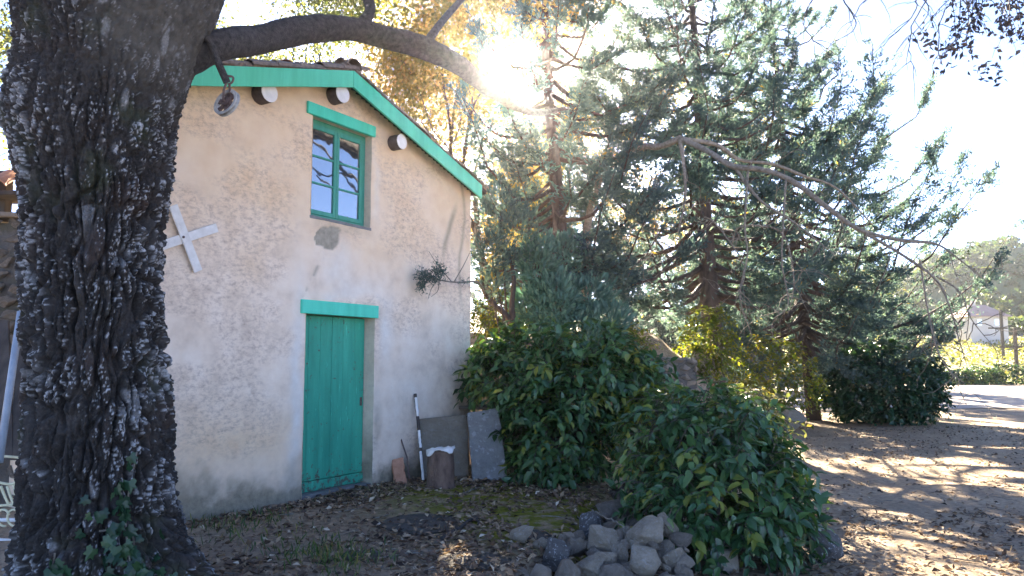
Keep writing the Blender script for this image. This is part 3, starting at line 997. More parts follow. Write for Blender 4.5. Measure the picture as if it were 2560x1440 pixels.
limb('limb', [T0 + [13.0, 5.8, 3.4], seen_in_window(960, 410, 14.5), seen_in_window(905, 400, 14.5), seen_in_window(850, 370, 14.5), seen_in_window(790, 345, 14.5), seen_in_window(730, 350, 14.5)], [.13, .14, .13, .13, .11, .06], oak, MAT['limb'], 12, 60, .1, 9)
limb('limb', [T0 + [14.0, 6.1, 3.3], seen_in_window(930, 480, 14.5), seen_in_window(890, 450, 14.5), seen_in_window(855, 432, 14.5), seen_in_window(815, 440, 14.5), seen_in_window(770, 415, 14.5)], [.05, .05, .05, .04, .035, .02], oak, MAT['limb'], 8, 50, .15, 10)
limb('limb', [seen_in_window(790, 435, 14.5), seen_in_window(808, 455, 14.5), seen_in_window(832, 475, 14.5), seen_in_window(835, 500, 14.5)], [.035, .03, .025, .012], oak, MAT['limb'], 8, 30, .15, 11)
limb('limb', [seen_in_window(858, 435, 14.5), seen_in_window(880, 465, 14.5), seen_in_window(900, 485, 14.5), seen_in_window(915, 520, 14.5)], [.04, .035, .03, .012], oak, MAT['limb'], 8, 30, .15, 12)


def twig_walk(p, d, L, g, n=9, grav=-.35, kink=.35):
    st = L / n; P = [np.array(p, float)]; d = np.array(d, float)
    for _ in range(n):
        d = d + g.normal(size=3) * kink * .5 + np.array([0, 0, grav * .18]); d /= np.linalg.norm(d)
        P.append(P[-1] + d * st)
    return np.array(P)


# oak twigs that hang into the top right corner, most of them bare
def oak_twigs():
    g = np.random.default_rng(21)
    parts = []; lp = []; ld = []
    starts = [(2235, -30, 7.0), (2290, -30, 7.0), (2330, -30, 7.1), (2370, -25, 7.1), (2410, -30, 7.2), (2270, -30, 7.3), (2050, -30, 6.8), (2085, -30, 6.8), (2450, -40, 7.3)]
    ends = [(2115, 85), (2180, 140), (2290, 190), (2345, 150), (2350, 165), (2240, 130), (2090, 140), (2075, 110), (2400, 120)]
    for (sx, sy, Y), (ex, ey) in zip(starts, ends):
        a, b = at(sx, sy, Y), at(ex, ey, Y - .3)
        m = (a + b) / 2 + np.array([.18, 0, .05]) * g.choice([-1, 1]) + g.normal(size=3) * .05
        P = spline([a, m, b], 16) + g.normal(size=(16, 3)) * .006
        parts.append(tube(P, np.linspace(.0075, .0028, 16), 5))
        for _ in range(5):
            i = g.integers(3, 14); d = (P[i + 1] - P[i]) / np.linalg.norm(P[i + 1] - P[i]) + g.normal(size=3) * .6
            Q = twig_walk(P[i], d, g.uniform(.15, .5), g, 8, -.4, .3)
            parts.append(tube(Q, np.linspace(.004, .0018, len(Q)), 4))
    # the leafy spray
    for _ in range(16):
        sx = g.uniform(2390, 2600); a = at(sx, -40 + g.uniform(-20, 20), 7.3 + g.uniform(-.3, .3))
        Q = twig_walk(a, (g.normal() * .25, g.normal() * .2, -1), g.uniform(.35, .8), g, 10, -.2, .3)
        parts.append(tube(Q, np.linspace(.006, .002, len(Q)), 4))
        for i in range(2, len(Q)):
            for _ in range(4):
                if g.random() < .75:
                    lp.append(Q[i] + g.normal(size=3) * .025); ld.append((g.normal() * .8, g.normal() * .8, -.6 + g.normal() * .4))
    for cx, cy in ((2350, 145), (2455, 175), (2495, 180), (2320, 100), (2400, 120), (2440, 60), (2520, 70)):
        for _ in range(16):
            lp.append(at(cx + g.normal() * 16, cy + g.normal() * 13, 7.0 + g.normal() * .08)); ld.append(g.normal(size=3) + [0, 0, -.6])
    V, F = join(parts)
    mk('twigs', V, F, MAT['twig'], oak)['kind'] = 'stuff'
    lp, ld = np.array(lp), np.array(ld); n = len(lp)
    V, F, k = leaves(lp, ld, rdir(n, g), g.uniform(.05, .085, n), g.uniform(.028, .045, n), .2)
    mk('foliage', V, F, MAT['oakleaf'], oak, attrs={'v': np.repeat(g.random(n), k)})['kind'] = 'stuff'


oak_twigs()


# ivy climbing the trunk
def ivy_on_trunk():
    g = np.random.default_rng(31)
    iv = empty('ivy', (at(330, 1440, OY)[0], OY - .6, 0), 'dark green ivy climbing the foot of the oak trunk', 'ivy')
    pr = TRV.reshape(TNZ, TNT, 3)
    front = pr[:, TNT // 2:, :]
    fp = front.reshape(-1, 3)
    d = fp - CAM
    yy = d[:, 1] * _c + d[:, 2] * _s; px = 1280 + F_PX * d[:, 0] / yy; py = 720 - F_PX * (d[:, 2] * _c - d[:, 1] * _s) / yy
    # a star-lobed leaf
    out = [(0, 0), (.34, -.16), (.52, .10), (.36, .30), (.46, .62), (.18, .58), (0, 1.0), (-.18, .58), (-.46, .62), (-.36, .30), (-.52, .10), (-.34, -.16)]
    V = [(0, .35, .02)] + [(a, b, -.10 * abs(a)) for a, b in out]
    F = [(0, i + 1, (i + 1) % 12 + 1) for i in range(12)]
    mes = [mkmesh('ivy_leaf', V, F, MAT['ivy'], False, {'v': np.full(13, v)}) for v in (.1, .35, .6, .9)]
    spots = []
    cl = [(330, 1200, 14, 22, 4), (318, 1255, 24, 26, 9), (312, 1320, 38, 34, 18), (335, 1385, 48, 34, 28), (345, 1440, 50, 26, 30), (140, 1420, 18, 26, 9), (345, 1150, 8, 30, 2)]
    for cx, cy, sx, sy, n in cl:
        for _ in range(n): spots.append((cx + g.normal() * sx, cy + g.normal() * sy, g.uniform(.045, .085)))
    tree = np.stack([px, py], 1)
    for sx, sy, sz in spots:
        i = np.argmin((tree[:, 0] - sx) ** 2 + (tree[:, 1] - sy) ** 2 + (fp[:, 1] - (OY - .5)).clip(0) * 9e3)
        p = fp[i] + np.array([0, -.022 - g.uniform(0, .03), 0])
        o = link('leaf', mes[g.integers(4)], iv)
        o.location = Vector(p) - iv.location
        o.scale = (sz, sz, sz)
        o.rotation_euler = (R(90) + g.normal() * .35, g.uniform(-1.2, 1.2) + math.pi, g.normal() * .4)
    st = []
    for path in ([(345, 1130), (335, 1180), (325, 1240), (318, 1300), (322, 1360), (335, 1450)], [(255, 1325), (285, 1322), (305, 1310)], [(330, 1320), (338, 1350), (336, 1380)], [(140, 1380), (138, 1420), (142, 1460)]):
        P = []
        for sx, sy in path:
            i = np.argmin((tree[:, 0] - sx) ** 2 + (tree[:, 1] - sy) ** 2); P.append(fp[i] + [0, -.02, 0])
        st.append(tube(spline(P, 14), .006, 5))
    V, F = join(st)
    mk('stem', V, F, MAT['palebark'], iv)


ivy_on_trunk()

# ------------------------------------------------------------------ conifers
def project(P):
    d = np.asarray(P) - CAM
    w = d[:, 1] * _c + d[:, 2] * _s
    return 1280 + F_PX * d[:, 0] / w, 720 - F_PX * (d[:, 2] * _c - d[:, 1] * _s) / w


def conifer(base, H, Rmax, zlow, nb, label, seed, mat='conifer', trunk_r=.22, dens=1.0, lean=(0, 0), prof=None, ll=(.07, .15), gap=.35, upturn=.55, azb=None, name='conifer_tree', droop=.25):
    g = np.random.default_rng(seed)
    base = np.array(base, float)
    t = empty(name, base, label, 'tree')
    tp = base + np.array([lean[0], lean[1], H])
    P = spline([base + [0, 0, -.25], base + (tp - base) * .3 + g.normal(size=3) * .08, base + (tp - base) * .65 + g.normal(size=3) * .1, tp], 30)
    V, F = tube(P, np.interp(np.linspace(0, 1, 30), [0, .04, .3, 1], [trunk_r * 1.35, trunk_r * 1.05, trunk_r * .85, .02]), 14)
    C = np.repeat(P, 14, 0)
    V = C + (V - C) * (1 + .35 * (fbm(V * np.array([9, 9, 3]), seed, 3) - .5))[:, None]
    mk('trunk', V, F, MAT['pinebark'], t, True)
    br = []; lp, ld, ln, wd, lv = [], [], [], [], []
    prof = prof or (lambda u: (1 - u) ** .8)
    for i in range(nb):
        u = (i + g.random()) / nb
        u = u ** 1.15
        z = zlow + (H - zlow - .3) * u
        f = z / H
        o = base + (tp - base) * f
        az = i * 2.399963 + g.normal() * .3
        L_ = Rmax * prof(u) * g.uniform(.62, 1.08)
        if azb is not None: L_ *= 1 + azb[1] * math.cos(az - azb[0])
        L_ = max(L_, .25)
        dh = np.array([math.cos(az), math.sin(az), 0])
        k = 8; tt = np.linspace(0, 1, k)
        dr = droop * g.uniform(.6, 1.4)
        zz = L_ * (-dr * np.sin(tt * math.pi * .75) + upturn * tt ** 2.6 * g.uniform(.5, 1.3) + .10 * tt)
        Q = o + dh * (L_ * tt)[:, None] + np.array([0, 0, 1.]) * zz[:, None] + g.normal(size=(k, 3)) * .05 * L_ * tt[:, None] * .5
        br.append(tube(Q, np.linspace(max(.012, .028 * L_ ** .6), .006, k), 5, False))
        side = np.array([-dh[1], dh[0], 0])
        ns = int(8 * L_ * dens) + 3
        for _ in range(int(ns * 1.25)):
            a = g.uniform(.18, 1.0) ** .8
            j = min(int(a * (k - 1)), k - 2); fr = a * (k - 1) - j
            c = Q[j] * (1 - fr) + Q[j + 1] * fr
            if vnoise((c * np.array([.75, .75, 1.0]))[None], seed)[0] < gap: continue
            tan = unit(Q[j + 1] - Q[j])
            sg = g.choice([-1, 1]); wl = (1 - a * .6) * L_ * .34 * g.uniform(.2, 1)
            sd = unit(tan * g.uniform(.5, 1.2) + side * sg * g.uniform(.3, 1.1) + np.array([0, 0, g.uniform(-.45, .45)]))
            m = 4 + int(wl / .06)
            q = np.linspace(0, 1, m)
            pts = c + sd * (wl * q)[:, None] + np.array([0, 0, -1.]) * (.22 * wl * q ** 2)[:, None] + g.normal(size=(m, 3)) * .03
            rep = 4
            lp.append(np.repeat(pts, rep, 0) + g.normal(size=(m * rep, 3)) * .035)
            ld.append(sd * .9 + g.normal(size=(m * rep, 3)) * .55 + np.array([0, 0, .1]))
            ln.append(g.uniform(*ll, m * rep)); lv.append(np.clip(g.normal(.45, .16) + g.normal(size=m * rep) * .12, 0, .95) + (g.random(m * rep) < .015) * .5)
        # the leading shoot, tight and pointed
        m = 60; q = g.uniform(.6, 1.0, m) * (k - 1); j = np.minimum(q.astype(int), k - 2); fr = (q - j)[:, None]
        lp.append(Q[j] * (1 - fr) + Q[j + 1] * fr); ld.append(unit(Q[-1] - Q[-2]) * 1.1 + g.normal(size=(m, 3)) * .6)
        ln.append(g.uniform(*ll, m) * 1.1); lv.append(np.clip(g.normal(.45, .15, m), 0, .95))
    V, F = join(br)
    mk('branches', V, F, MAT['pinebark'], t)['kind'] = 'stuff'
    lp, ld, ln, lv = map(np.concatenate, (lp, ld, ln, lv))
    # keep the hole through which the sun is seen
    px, py = project(lp)
    keep = ~(((px - 1256) / 44) ** 2 + ((py - 160) / 44) ** 2 < g.uniform(.3, 1.3, len(px)))
    keep &= ~thin_crowns(lp, g)
    lp, ld, ln, lv = lp[keep], ld[keep], ln[keep], lv[keep]
    n = len(lp)
    V, F, k = leaves(lp, ld, rdir(n, g), ln, ln * g.uniform(.20, .36, n), .1, 'strip')
    mk('crown', V, F, MAT[mat], t, attrs={'v': np.repeat(np.clip(lv, 0, 1), k)})['kind'] = 'stuff'
    return t, n


def thin_crowns(P, g):
    """True where the crowns have the openings that let the low sun through to the yard"""
    k = (P[:, 2] + .25) / SUN_DIR[2]
    gx = P[:, 0] - SUN_DIR[0] * k; gy = P[:, 1] - SUN_DIR[1] * k
    q = np.stack([gx * 1.15 + .25 * gy, gy * .62, 0 * gx], 1)
    n = .62 * vnoise(q, 55) + .38 * vnoise(q * 2.3 + 5, 56)
    yard = smooth(1.0, 2.2, gx - .10 * gy) * smooth(2, 4, gy) * smooth(15.5, 13, gy)
    small = smooth(-.9, -.5, gx) * smooth(1.2, .6, gx) * smooth(4.6, 5.2, gy) * smooth(7.2, 6.4, gy)
    th = 1.2 - .735 * yard - .55 * small
    return (n > th) & (g.random(len(P)) < .93)


TOT = {}
b = at(1795, 975, 18.0); b[2] = tz(b[0], 18.0)
TOT['c1'] = conifer(b, 12.5, 4.4, 2.6, 110, 'tall dark conifer with the thick straight trunk in the middle of the grove', 101, trunk_r=.24, dens=1.15, azb=(math.pi, .15), lean=(-.6, 0), prof=lambda u: (1 - u) ** .55)[1]
b = at(2035, 1032, 22.5); b[2] = tz(b[0], 22.5)
TOT['c2'] = conifer(b, 13.5, 5.6, 1.9, 135, 'dark conifer with upswept branch tips at the right edge of the grove', 102, trunk_r=.19, dens=1.5, upturn=.5, lean=(-.9, 0), azb=(0, .05), prof=lambda u: np.interp(u, [0, .15, .4, .75, 1], [.88, .95, .82, .42, .05]))[1]
b = at(1395, 930, 14.0); b[2] = tz(b[0], 14.0)
TOT['c3'] = conifer(b, 11.5, 2.9, 3.0, 85, 'blue green conifer beside the laurel bush with a reddish trunk', 103, trunk_r=.17, dens=1.1, lean=(-.1, .3), azb=(.3, .15), prof=lambda u: (1 - u) ** .5)[1]

for i, (px, Y, H, Rm, lab) in enumerate(((1330, 40, 10.5, 3.6, 'distant dark conifer low behind the juniper'), (1560, 43, 11.5, 4.0, 'distant dark conifer seen left of the thick straight trunk'), (1760, 46, 12, 4.2, 'distant dark conifer seen right behind the thick straight trunk'),
                                         (1950, 44, 11.5, 4.2, 'distant dark conifer seen between the two straight trunks'), (2130, 47, 11, 4.2, 'distant dark conifer behind the ivy bush'))):
    b = at(px, 900, Y); b[2] = tz(b[0], Y)
    conifer(b, H, Rm, .8, 60, lab, 120 + i, dens=.5, ll=(.2, .38), prof=lambda u: (1 - u) ** .5, gap=.2)

# soft upright cypress lobes in front of the reddish trunk, and the juniper at the house corner
def lobed(name, base, lobes, label, seed, mat, ll, stems=(), per=1.0, cat='tree', stem_mat='pinebark', sr=.03):
    g = np.random.default_rng(seed)
    t = empty(name, base, label, cat)
    parts = [tube(spline(s, 12), np.linspace(sr, sr * .4, 12), 7) for s in stems]
    lp, ld, ln, lv = [], [], [], []
    for c, r, n in lobes:
        c = np.array(c); r = np.array(r); n = int(n * per)
        parts.append(tube(spline([np.array(base), (np.array(base) + c) / 2 + g.normal(size=3) * .05, c], 8), np.linspace(sr * .6, .008, 8), 5))
        v = rdir(n, g); rad = g.uniform(.25, 1, n) ** .5
        bump_ = .45 + 1.1 * fbm(v * 2.6 + seed, seed, 3)
        lp.append(c + v * r * (rad * bump_)[:, None]); ld.append(v * .8 + np.array([0, 0, .75]) + g.normal(size=(n, 3)) * .45)
        ln.append(g.uniform(*ll, n)); lv.append(np.clip(g.normal(.5, .1) + g.normal(size=n) * .18, 0, 1))
    V, F = join(parts); mk('stems', V, F, MAT[stem_mat], t, True)
    lp, ld, ln, lv = map(np.concatenate, (lp, ld, ln, lv)); n = len(lp)
    V, F, k = leaves(lp, ld, rdir(n, g), ln, ln * g.uniform(.2, .35, n), .1, 'strip')
    mk('crown', V, F, MAT[mat], t, attrs={'v': np.repeat(lv, k)})['kind'] = 'stuff'
    return t


def lb(px, py, Y, w, h, n): return (at(px, py, Y), (w / 2 * Y / F_PX, w / 2 * Y / F_PX, h / 2 * Y / F_PX), n)


b = at(1400, 1000, 12.0); b[2] = tz(b[0], 12)
lobed('cypress_tree', b, [lb(1345, 660, 12, 90, 150, 900), lb(1385, 760, 11.8, 130, 150, 1100), lb(1440, 830, 11.8, 150, 110, 900), lb(1330, 770, 12.2, 110, 100, 700), lb(1470, 740, 12.2, 140, 90, 700), lb(1410, 640, 12.4, 110, 110, 600), lb(1520, 800, 12, 120, 80, 500)],
      'pale blue green cypress standing just behind the laurel bush', 201, 'cypress', (.08, .19))
b = at(1292, 870, 11.9); b[2] = tz(b[0], 11.9)
J = [at(1295, 860, 11.9), at(1275, 800, 11.8), at(1240, 765, 11.7), at(1212, 735, 11.6), at(1205, 690, 11.5)]
J2 = [at(1283, 800, 11.8), at(1280, 760, 11.8), at(1285, 700, 11.8), at(1270, 620, 11.8)]
t = lobed('juniper_tree', b, [lb(1230, 640, 11.6, 120, 130, 700), lb(1290, 590, 11.9, 130, 160, 800), lb(1250, 530, 12, 130, 140, 600), lb(1225, 715, 11.6, 70, 60, 250)],
          'crooked juniper with forked stem at the corner of the house', 202, 'conifer', (.06, .14), [J, J2], stem_mat='pinebark', sr=.055)
# its sprig that reaches across the plaster
g = np.random.default_rng(5)
sp = [at(1212, 735, 11.6), at(1195, 706, 10.4), at(1150, 706, 10.0), at(1110, 702, 9.75), at(1060, 690, 9.6)]
parts = [tube(spline(sp, 20), np.linspace(.020, .006, 20), 6)]
for a, b_ in ((at(1130, 705, 9.9), at(1072, 628, 9.8)), (at(1135, 705, 9.9), at(1180, 620, 10.0)), (at(1092, 702, 9.7), at(1070, 748, 9.6)), (at(1098, 702, 9.7), at(1078, 742, 9.6))):
    parts.append(tube(spline([a, (a + b_) / 2 + g.normal(size=3) * .02, b_], 8), np.linspace(.007, .003, 8), 4))
V, F = join(parts); mk('sprig', V, F, MAT['palebark'], t)
lp = np.concatenate([at(cx, cy, 9.65) + g.normal(size=(n_, 3)) * np.array(s_) for cx, cy, n_, s_ in
                     ((1098, 680, 420, (.045, .05, .06)), (1062, 688, 330, (.055, .05, .035)), (1055, 712, 260, (.028, .03, .055)), (1080, 700, 200, (.06, .04, .03)), (1160, 702, 30, (.04, .03, .03)))])
n = len(lp)
V, F, k = leaves(lp, rdir(n, g) + np.array([-.3, 0, .3]), rdir(n, g), g.uniform(.03, .07, n), g.uniform(.007, .014, n), .1, 'strip')
mk('sprig_needles', V, F, MAT['conifer'], t, attrs={'v': np.repeat(g.uniform(.2, .8, n), k)})['kind'] = 'stuff'


# ------------------------------------------------------------------ broadleaf trees behind
def broadleaf(name, base, H, spread, nleaf, mat, label, seed, leaf=(.05, .09), bark='twig', r0=.14, fork=.3, group=None, levels=5, lean=(0, 0), clump=.35):
    g = np.random.default_rng(seed)
    base = np.array(base, float)
    t = empty(name, base, label, 'tree', group)
    parts, tips = [], []

    def grow(p, d, L_, r, lev):
        n = 5; P = [p]; dd = d
        for _ in range(n):
            dd = unit(dd + g.normal(size=3) * .16 + np.array([0, 0, .06])); P.append(P[-1] + dd * L_ / n)
        P = np.array(P)
        r1 = r * .62
        parts.append(tube(P, np.linspace(r, r1, n + 1), 6 if r > .04 else 4, False))
        if lev >= 2: tips.extend([(P[-1], dd, lev), (P[3], dd, lev)])
        if lev == levels or r1 < .006: return
        for c in range(g.integers(2, 4)):
            ax = unit(np.cross(dd, rdir(1, g)[0])); a = g.uniform(.3, .85)
            nd = unit(dd * math.cos(a) + ax * math.sin(a) * spread)
            grow(P[-1] if c < 2 else P[3], nd, L_ * g.uniform(.62, .85), r1 * g.uniform(.65, .95), lev + 1)
    grow(base + [0, 0, -.2], unit(np.array([lean[0], lean[1], 1.0])), H * fork, r0, 0)
    V, F = join(parts)
    mk('trunk', V, F, MAT[bark], t)
    tp = np.array([q[0] for q in tips]); w = np.array([q[2] for q in tips], float)
    # leave clumps and gaps
    keepn = fbm(tp * .55, seed, 2) + g.normal(size=len(tp)) * .05
    w = w * (keepn > np.quantile(keepn, .22)); w /= w.sum()
    i = g.choice(len(tp), nleaf, p=w)
    lp = tp[i] + g.normal(size=(nleaf, 3)) * clump * np.array([1, 1, .8])
    hue = np.clip(fbm(lp * .5, seed + 5, 2) * 1.3 - .15 + g.normal(size=nleaf) * .14, 0, 1)
    px, py = project(lp)
    keep = ~(((px - 1256) / 44) ** 2 + ((py - 160) / 44) ** 2 < g.uniform(.25, 1.4, nleaf))
    keep &= ~thin_crowns(lp, g)
    lp, hue = lp[keep], hue[keep]; m = len(lp)
    ln = g.uniform(*leaf, m)
    V, F, k = leaves(lp, rdir(m, g) + np.array([0, 0, -.5]), rdir(m, g), ln, ln * g.uniform(.45, .7, m), .2)
    mk('crown', V, F, MAT[mat], t, attrs={'v': np.repeat(hue, k)})['kind'] = 'stuff'
    return len(parts)


def gb(px, Y): p = at(px, 900, Y); p[2] = tz(p[0], Y); return p


BT = [(560, 17, 10, 15000, 'olive', 'broadleaf tree rising behind the roof next to the oak limb'),
      (840, 19, 11, 16000, 'olive', 'grey green tree rising behind the roof ridge'),
      (1040, 22, 12, 23000, 'autumn', 'thin autumn tree behind the right slope of the roof'),
      (1240, 20, 11, 26000, 'autumn', 'airy golden tree directly under the low sun'),
      (1480, 27, 14, 16000, 'autumn', 'yellowing tree behind the blue green conifer'),
      (1730, 30, 15, 6000, 'autumn', 'orange leaved tree behind the tall dark conifer'),
      (1930, 33, 15.5, 7000, 'autumn', 'orange leaved tree showing above the right conifer'),
      (1330, 30, 13, 20000, 'olive', 'far grey green tree behind the bank'),
      (2120, 36, 9, 9000, 'olive', 'low grey green tree behind the right conifer')]
for i, (px, Y, H, n, m_, lab) in enumerate(BT):
    TOT['b%d' % i] = broadleaf('broadleaf_tree', gb(px, Y), H, 1.0, n, m_, lab, 300 + i, (.07, .13), r0=.16, fork=.27, lean=(0, 0), clump=.42)
TOT['b_l'] = broadleaf('broadleaf_tree', at(-120, 900, 15) * [1, 1, 0], 10, 1.0, 12000, 'glow', 'sunlit yellow tree left of the oak trunk', 330, (.08, .13), clump=.4)


# ------------------------------------------------------------------ the bare arching tree
def bare_tree():
    g = np.random.default_rng(41)
    b = at(1470, 940, 15.2); b[2] = tz(b[0], 15.2)
    t = empty('bare_tree', b, 'leafless pale grey tree with one long limb arching down to the right', 'tree')
    b = at(1470, 940, 15.2); b[2] = tz(b[0], 15.2)
    main = [b, at(1462, 760, 15.2), at(1470, 560, 15.0), at(1510, 430, 14.5), at(1590, 372, 13.6), at(1650, 366, 13.1), at(1702, 345, 12.8)]
    limb('trunk', main, [.10, .085, .075, .065, .06, .055, .055], t, MAT['palebark'], 10, 80, .2, 11)
    L1 = [at(1700, 346, 12.8), at(1770, 378, 12.5), at(1830, 415, 12.3), at(1910, 425, 12.1), at(1985, 455, 11.9), at(2070, 520, 11.7), at(2150, 575, 11.6), at(2250, 600, 11.4), at(2340, 610, 11.3), at(2400, 650, 11.2), at(2455, 695, 11.1)]
    L2 = [at(1710, 348, 12.8), at(1790, 362, 12.9), at(1850, 400, 13.0), at(1930, 410, 13.1), at(2010, 440, 13.1), at(2090, 470, 13.1), at(2180, 560, 13.0)]
    L3 = [at(1700, 350, 12.8), at(1710, 420, 12.6), at(1712, 500, 12.5), at(1695, 580, 12.4)]
    L4 = [at(1835, 416, 12.3), at(1900, 500, 12.1), at(1990, 560, 11.9), at(2090, 640, 11.7)]
    L5 = [at(2150, 575, 11.6), at(2260, 640, 11.4), at(2340, 700, 11.3), at(2375, 770, 11.2), at(2398, 850, 11.2), at(2418, 915, 11.2)]
    L6 = [at(2340, 690, 11.3), at(2400, 730, 11.2), at(2430, 800, 11.1), at(2500, 885, 11.0)]
    L7 = [at(2330, 870, 11.3), at(2380, 930, 11.2), at(2400, 970, 11.2), at(2416, 1012, 11.2)]
    L7 = [at(2300, 650, 11.4), at(2320, 780, 11.3), at(2345, 880, 11.3), at(2385, 945, 11.2), at(2416, 1012, 11.2)]
    L8 = [at(1870, 425, 12.2), at(1862, 560, 12.0), at(1868, 640, 11.9), at(1850, 740, 11.8), at(1880, 840, 11.8)]
    L9 = [at(1965, 450, 11.9), at(1958, 560, 11.8), at(1955, 660, 11.8), at(1970, 760, 11.7), at(1930, 800, 11.7)]
    L10 = [at(1560, 600, 12.8), at(1610, 545, 12.8), at(1640, 560, 13.1)]
    L11 = [at(1830, 610, 12.2), at(1845, 570, 12.1), at(1900, 565, 12.0), at(1960, 590, 11.9), at(1985, 700, 11.8), at(1970, 790, 11.8)]
    L12 = [at(1850, 640, 11.9), at(1790, 560, 12.1), at(1760, 540, 12.2)]
    L13 = [at(1640, 620, 13), at(1610, 650, 12.8), at(1560, 645, 12.8)]
    sk = []
    for i, (L_, r) in enumerate(((L1, [.055, .05, .05, .045, .045, .04, .035, .03, .02, .012, .006]), (L2, [.045, .04, .03, .03, .02, .012]), (L3, [.04, .03, .02, .012]), (L4, [.03, .025, .018, .008]),
                                 (L5, [.025, .022, .018, .014, .01, .004]), (L6, [.014, .011, .008, .003]), (L7, [.016, .013, .011, .008, .003]), (L8, [.022, .018, .014, .011, .006]), (L9, [.018, .014, .012, .01, .004]),
                                 (L10, [.006, .016, .03]), (L11, [.012, .012, .012, .011, .01, .004]), (L12, [.013, .01, .006]), (L13, [.014, .01, .005]))):
        limb('limb', L_, r, t, MAT['palebark'], 8, 50, .2, 20 + i)
        sk.append(spline(L_, 40))
    parts = []
    for q in sk:
        for _ in range(9):
            i = g.integers(4, 38); d = unit(q[i + 1] - q[i]) * .6 + g.normal(size=3) * .7
            T = twig_walk(q[i], d, g.uniform(.25, 1.1), g, 10, -.5, .45)
            parts.append(tube(T, np.linspace(.008, .0025, len(T)), 4, False))
            if g.random() < .8:
                T2 = twig_walk(T[5], g.normal(size=3), g.uniform(.15, .5), g, 7, -.4, .5)
                parts.append(tube(T2, np.linspace(.005, .002, len(T2)), 4, False))
    V, F = join(parts)
    mk('twigs', V, F, MAT['palebark'], t)['kind'] = 'stuff'
    lp = np.concatenate([at(cx, cy, 11.3) + g.normal(size=(n_, 3)) * .10 for cx, cy, n_ in ((2435, 625, 10), (2400, 560, 14), (2415, 500, 12), (2360, 640, 8))])
    n = len(lp)
    V, F, k = leaves(lp, rdir(n, g), rdir(n, g), g.uniform(.06, .10, n), g.uniform(.02, .04, n))
    mk('leaves', V, F, MAT['olive'], t, attrs={'v': np.repeat(g.random(n), k)})['kind'] = 'stuff'


bare_tree()


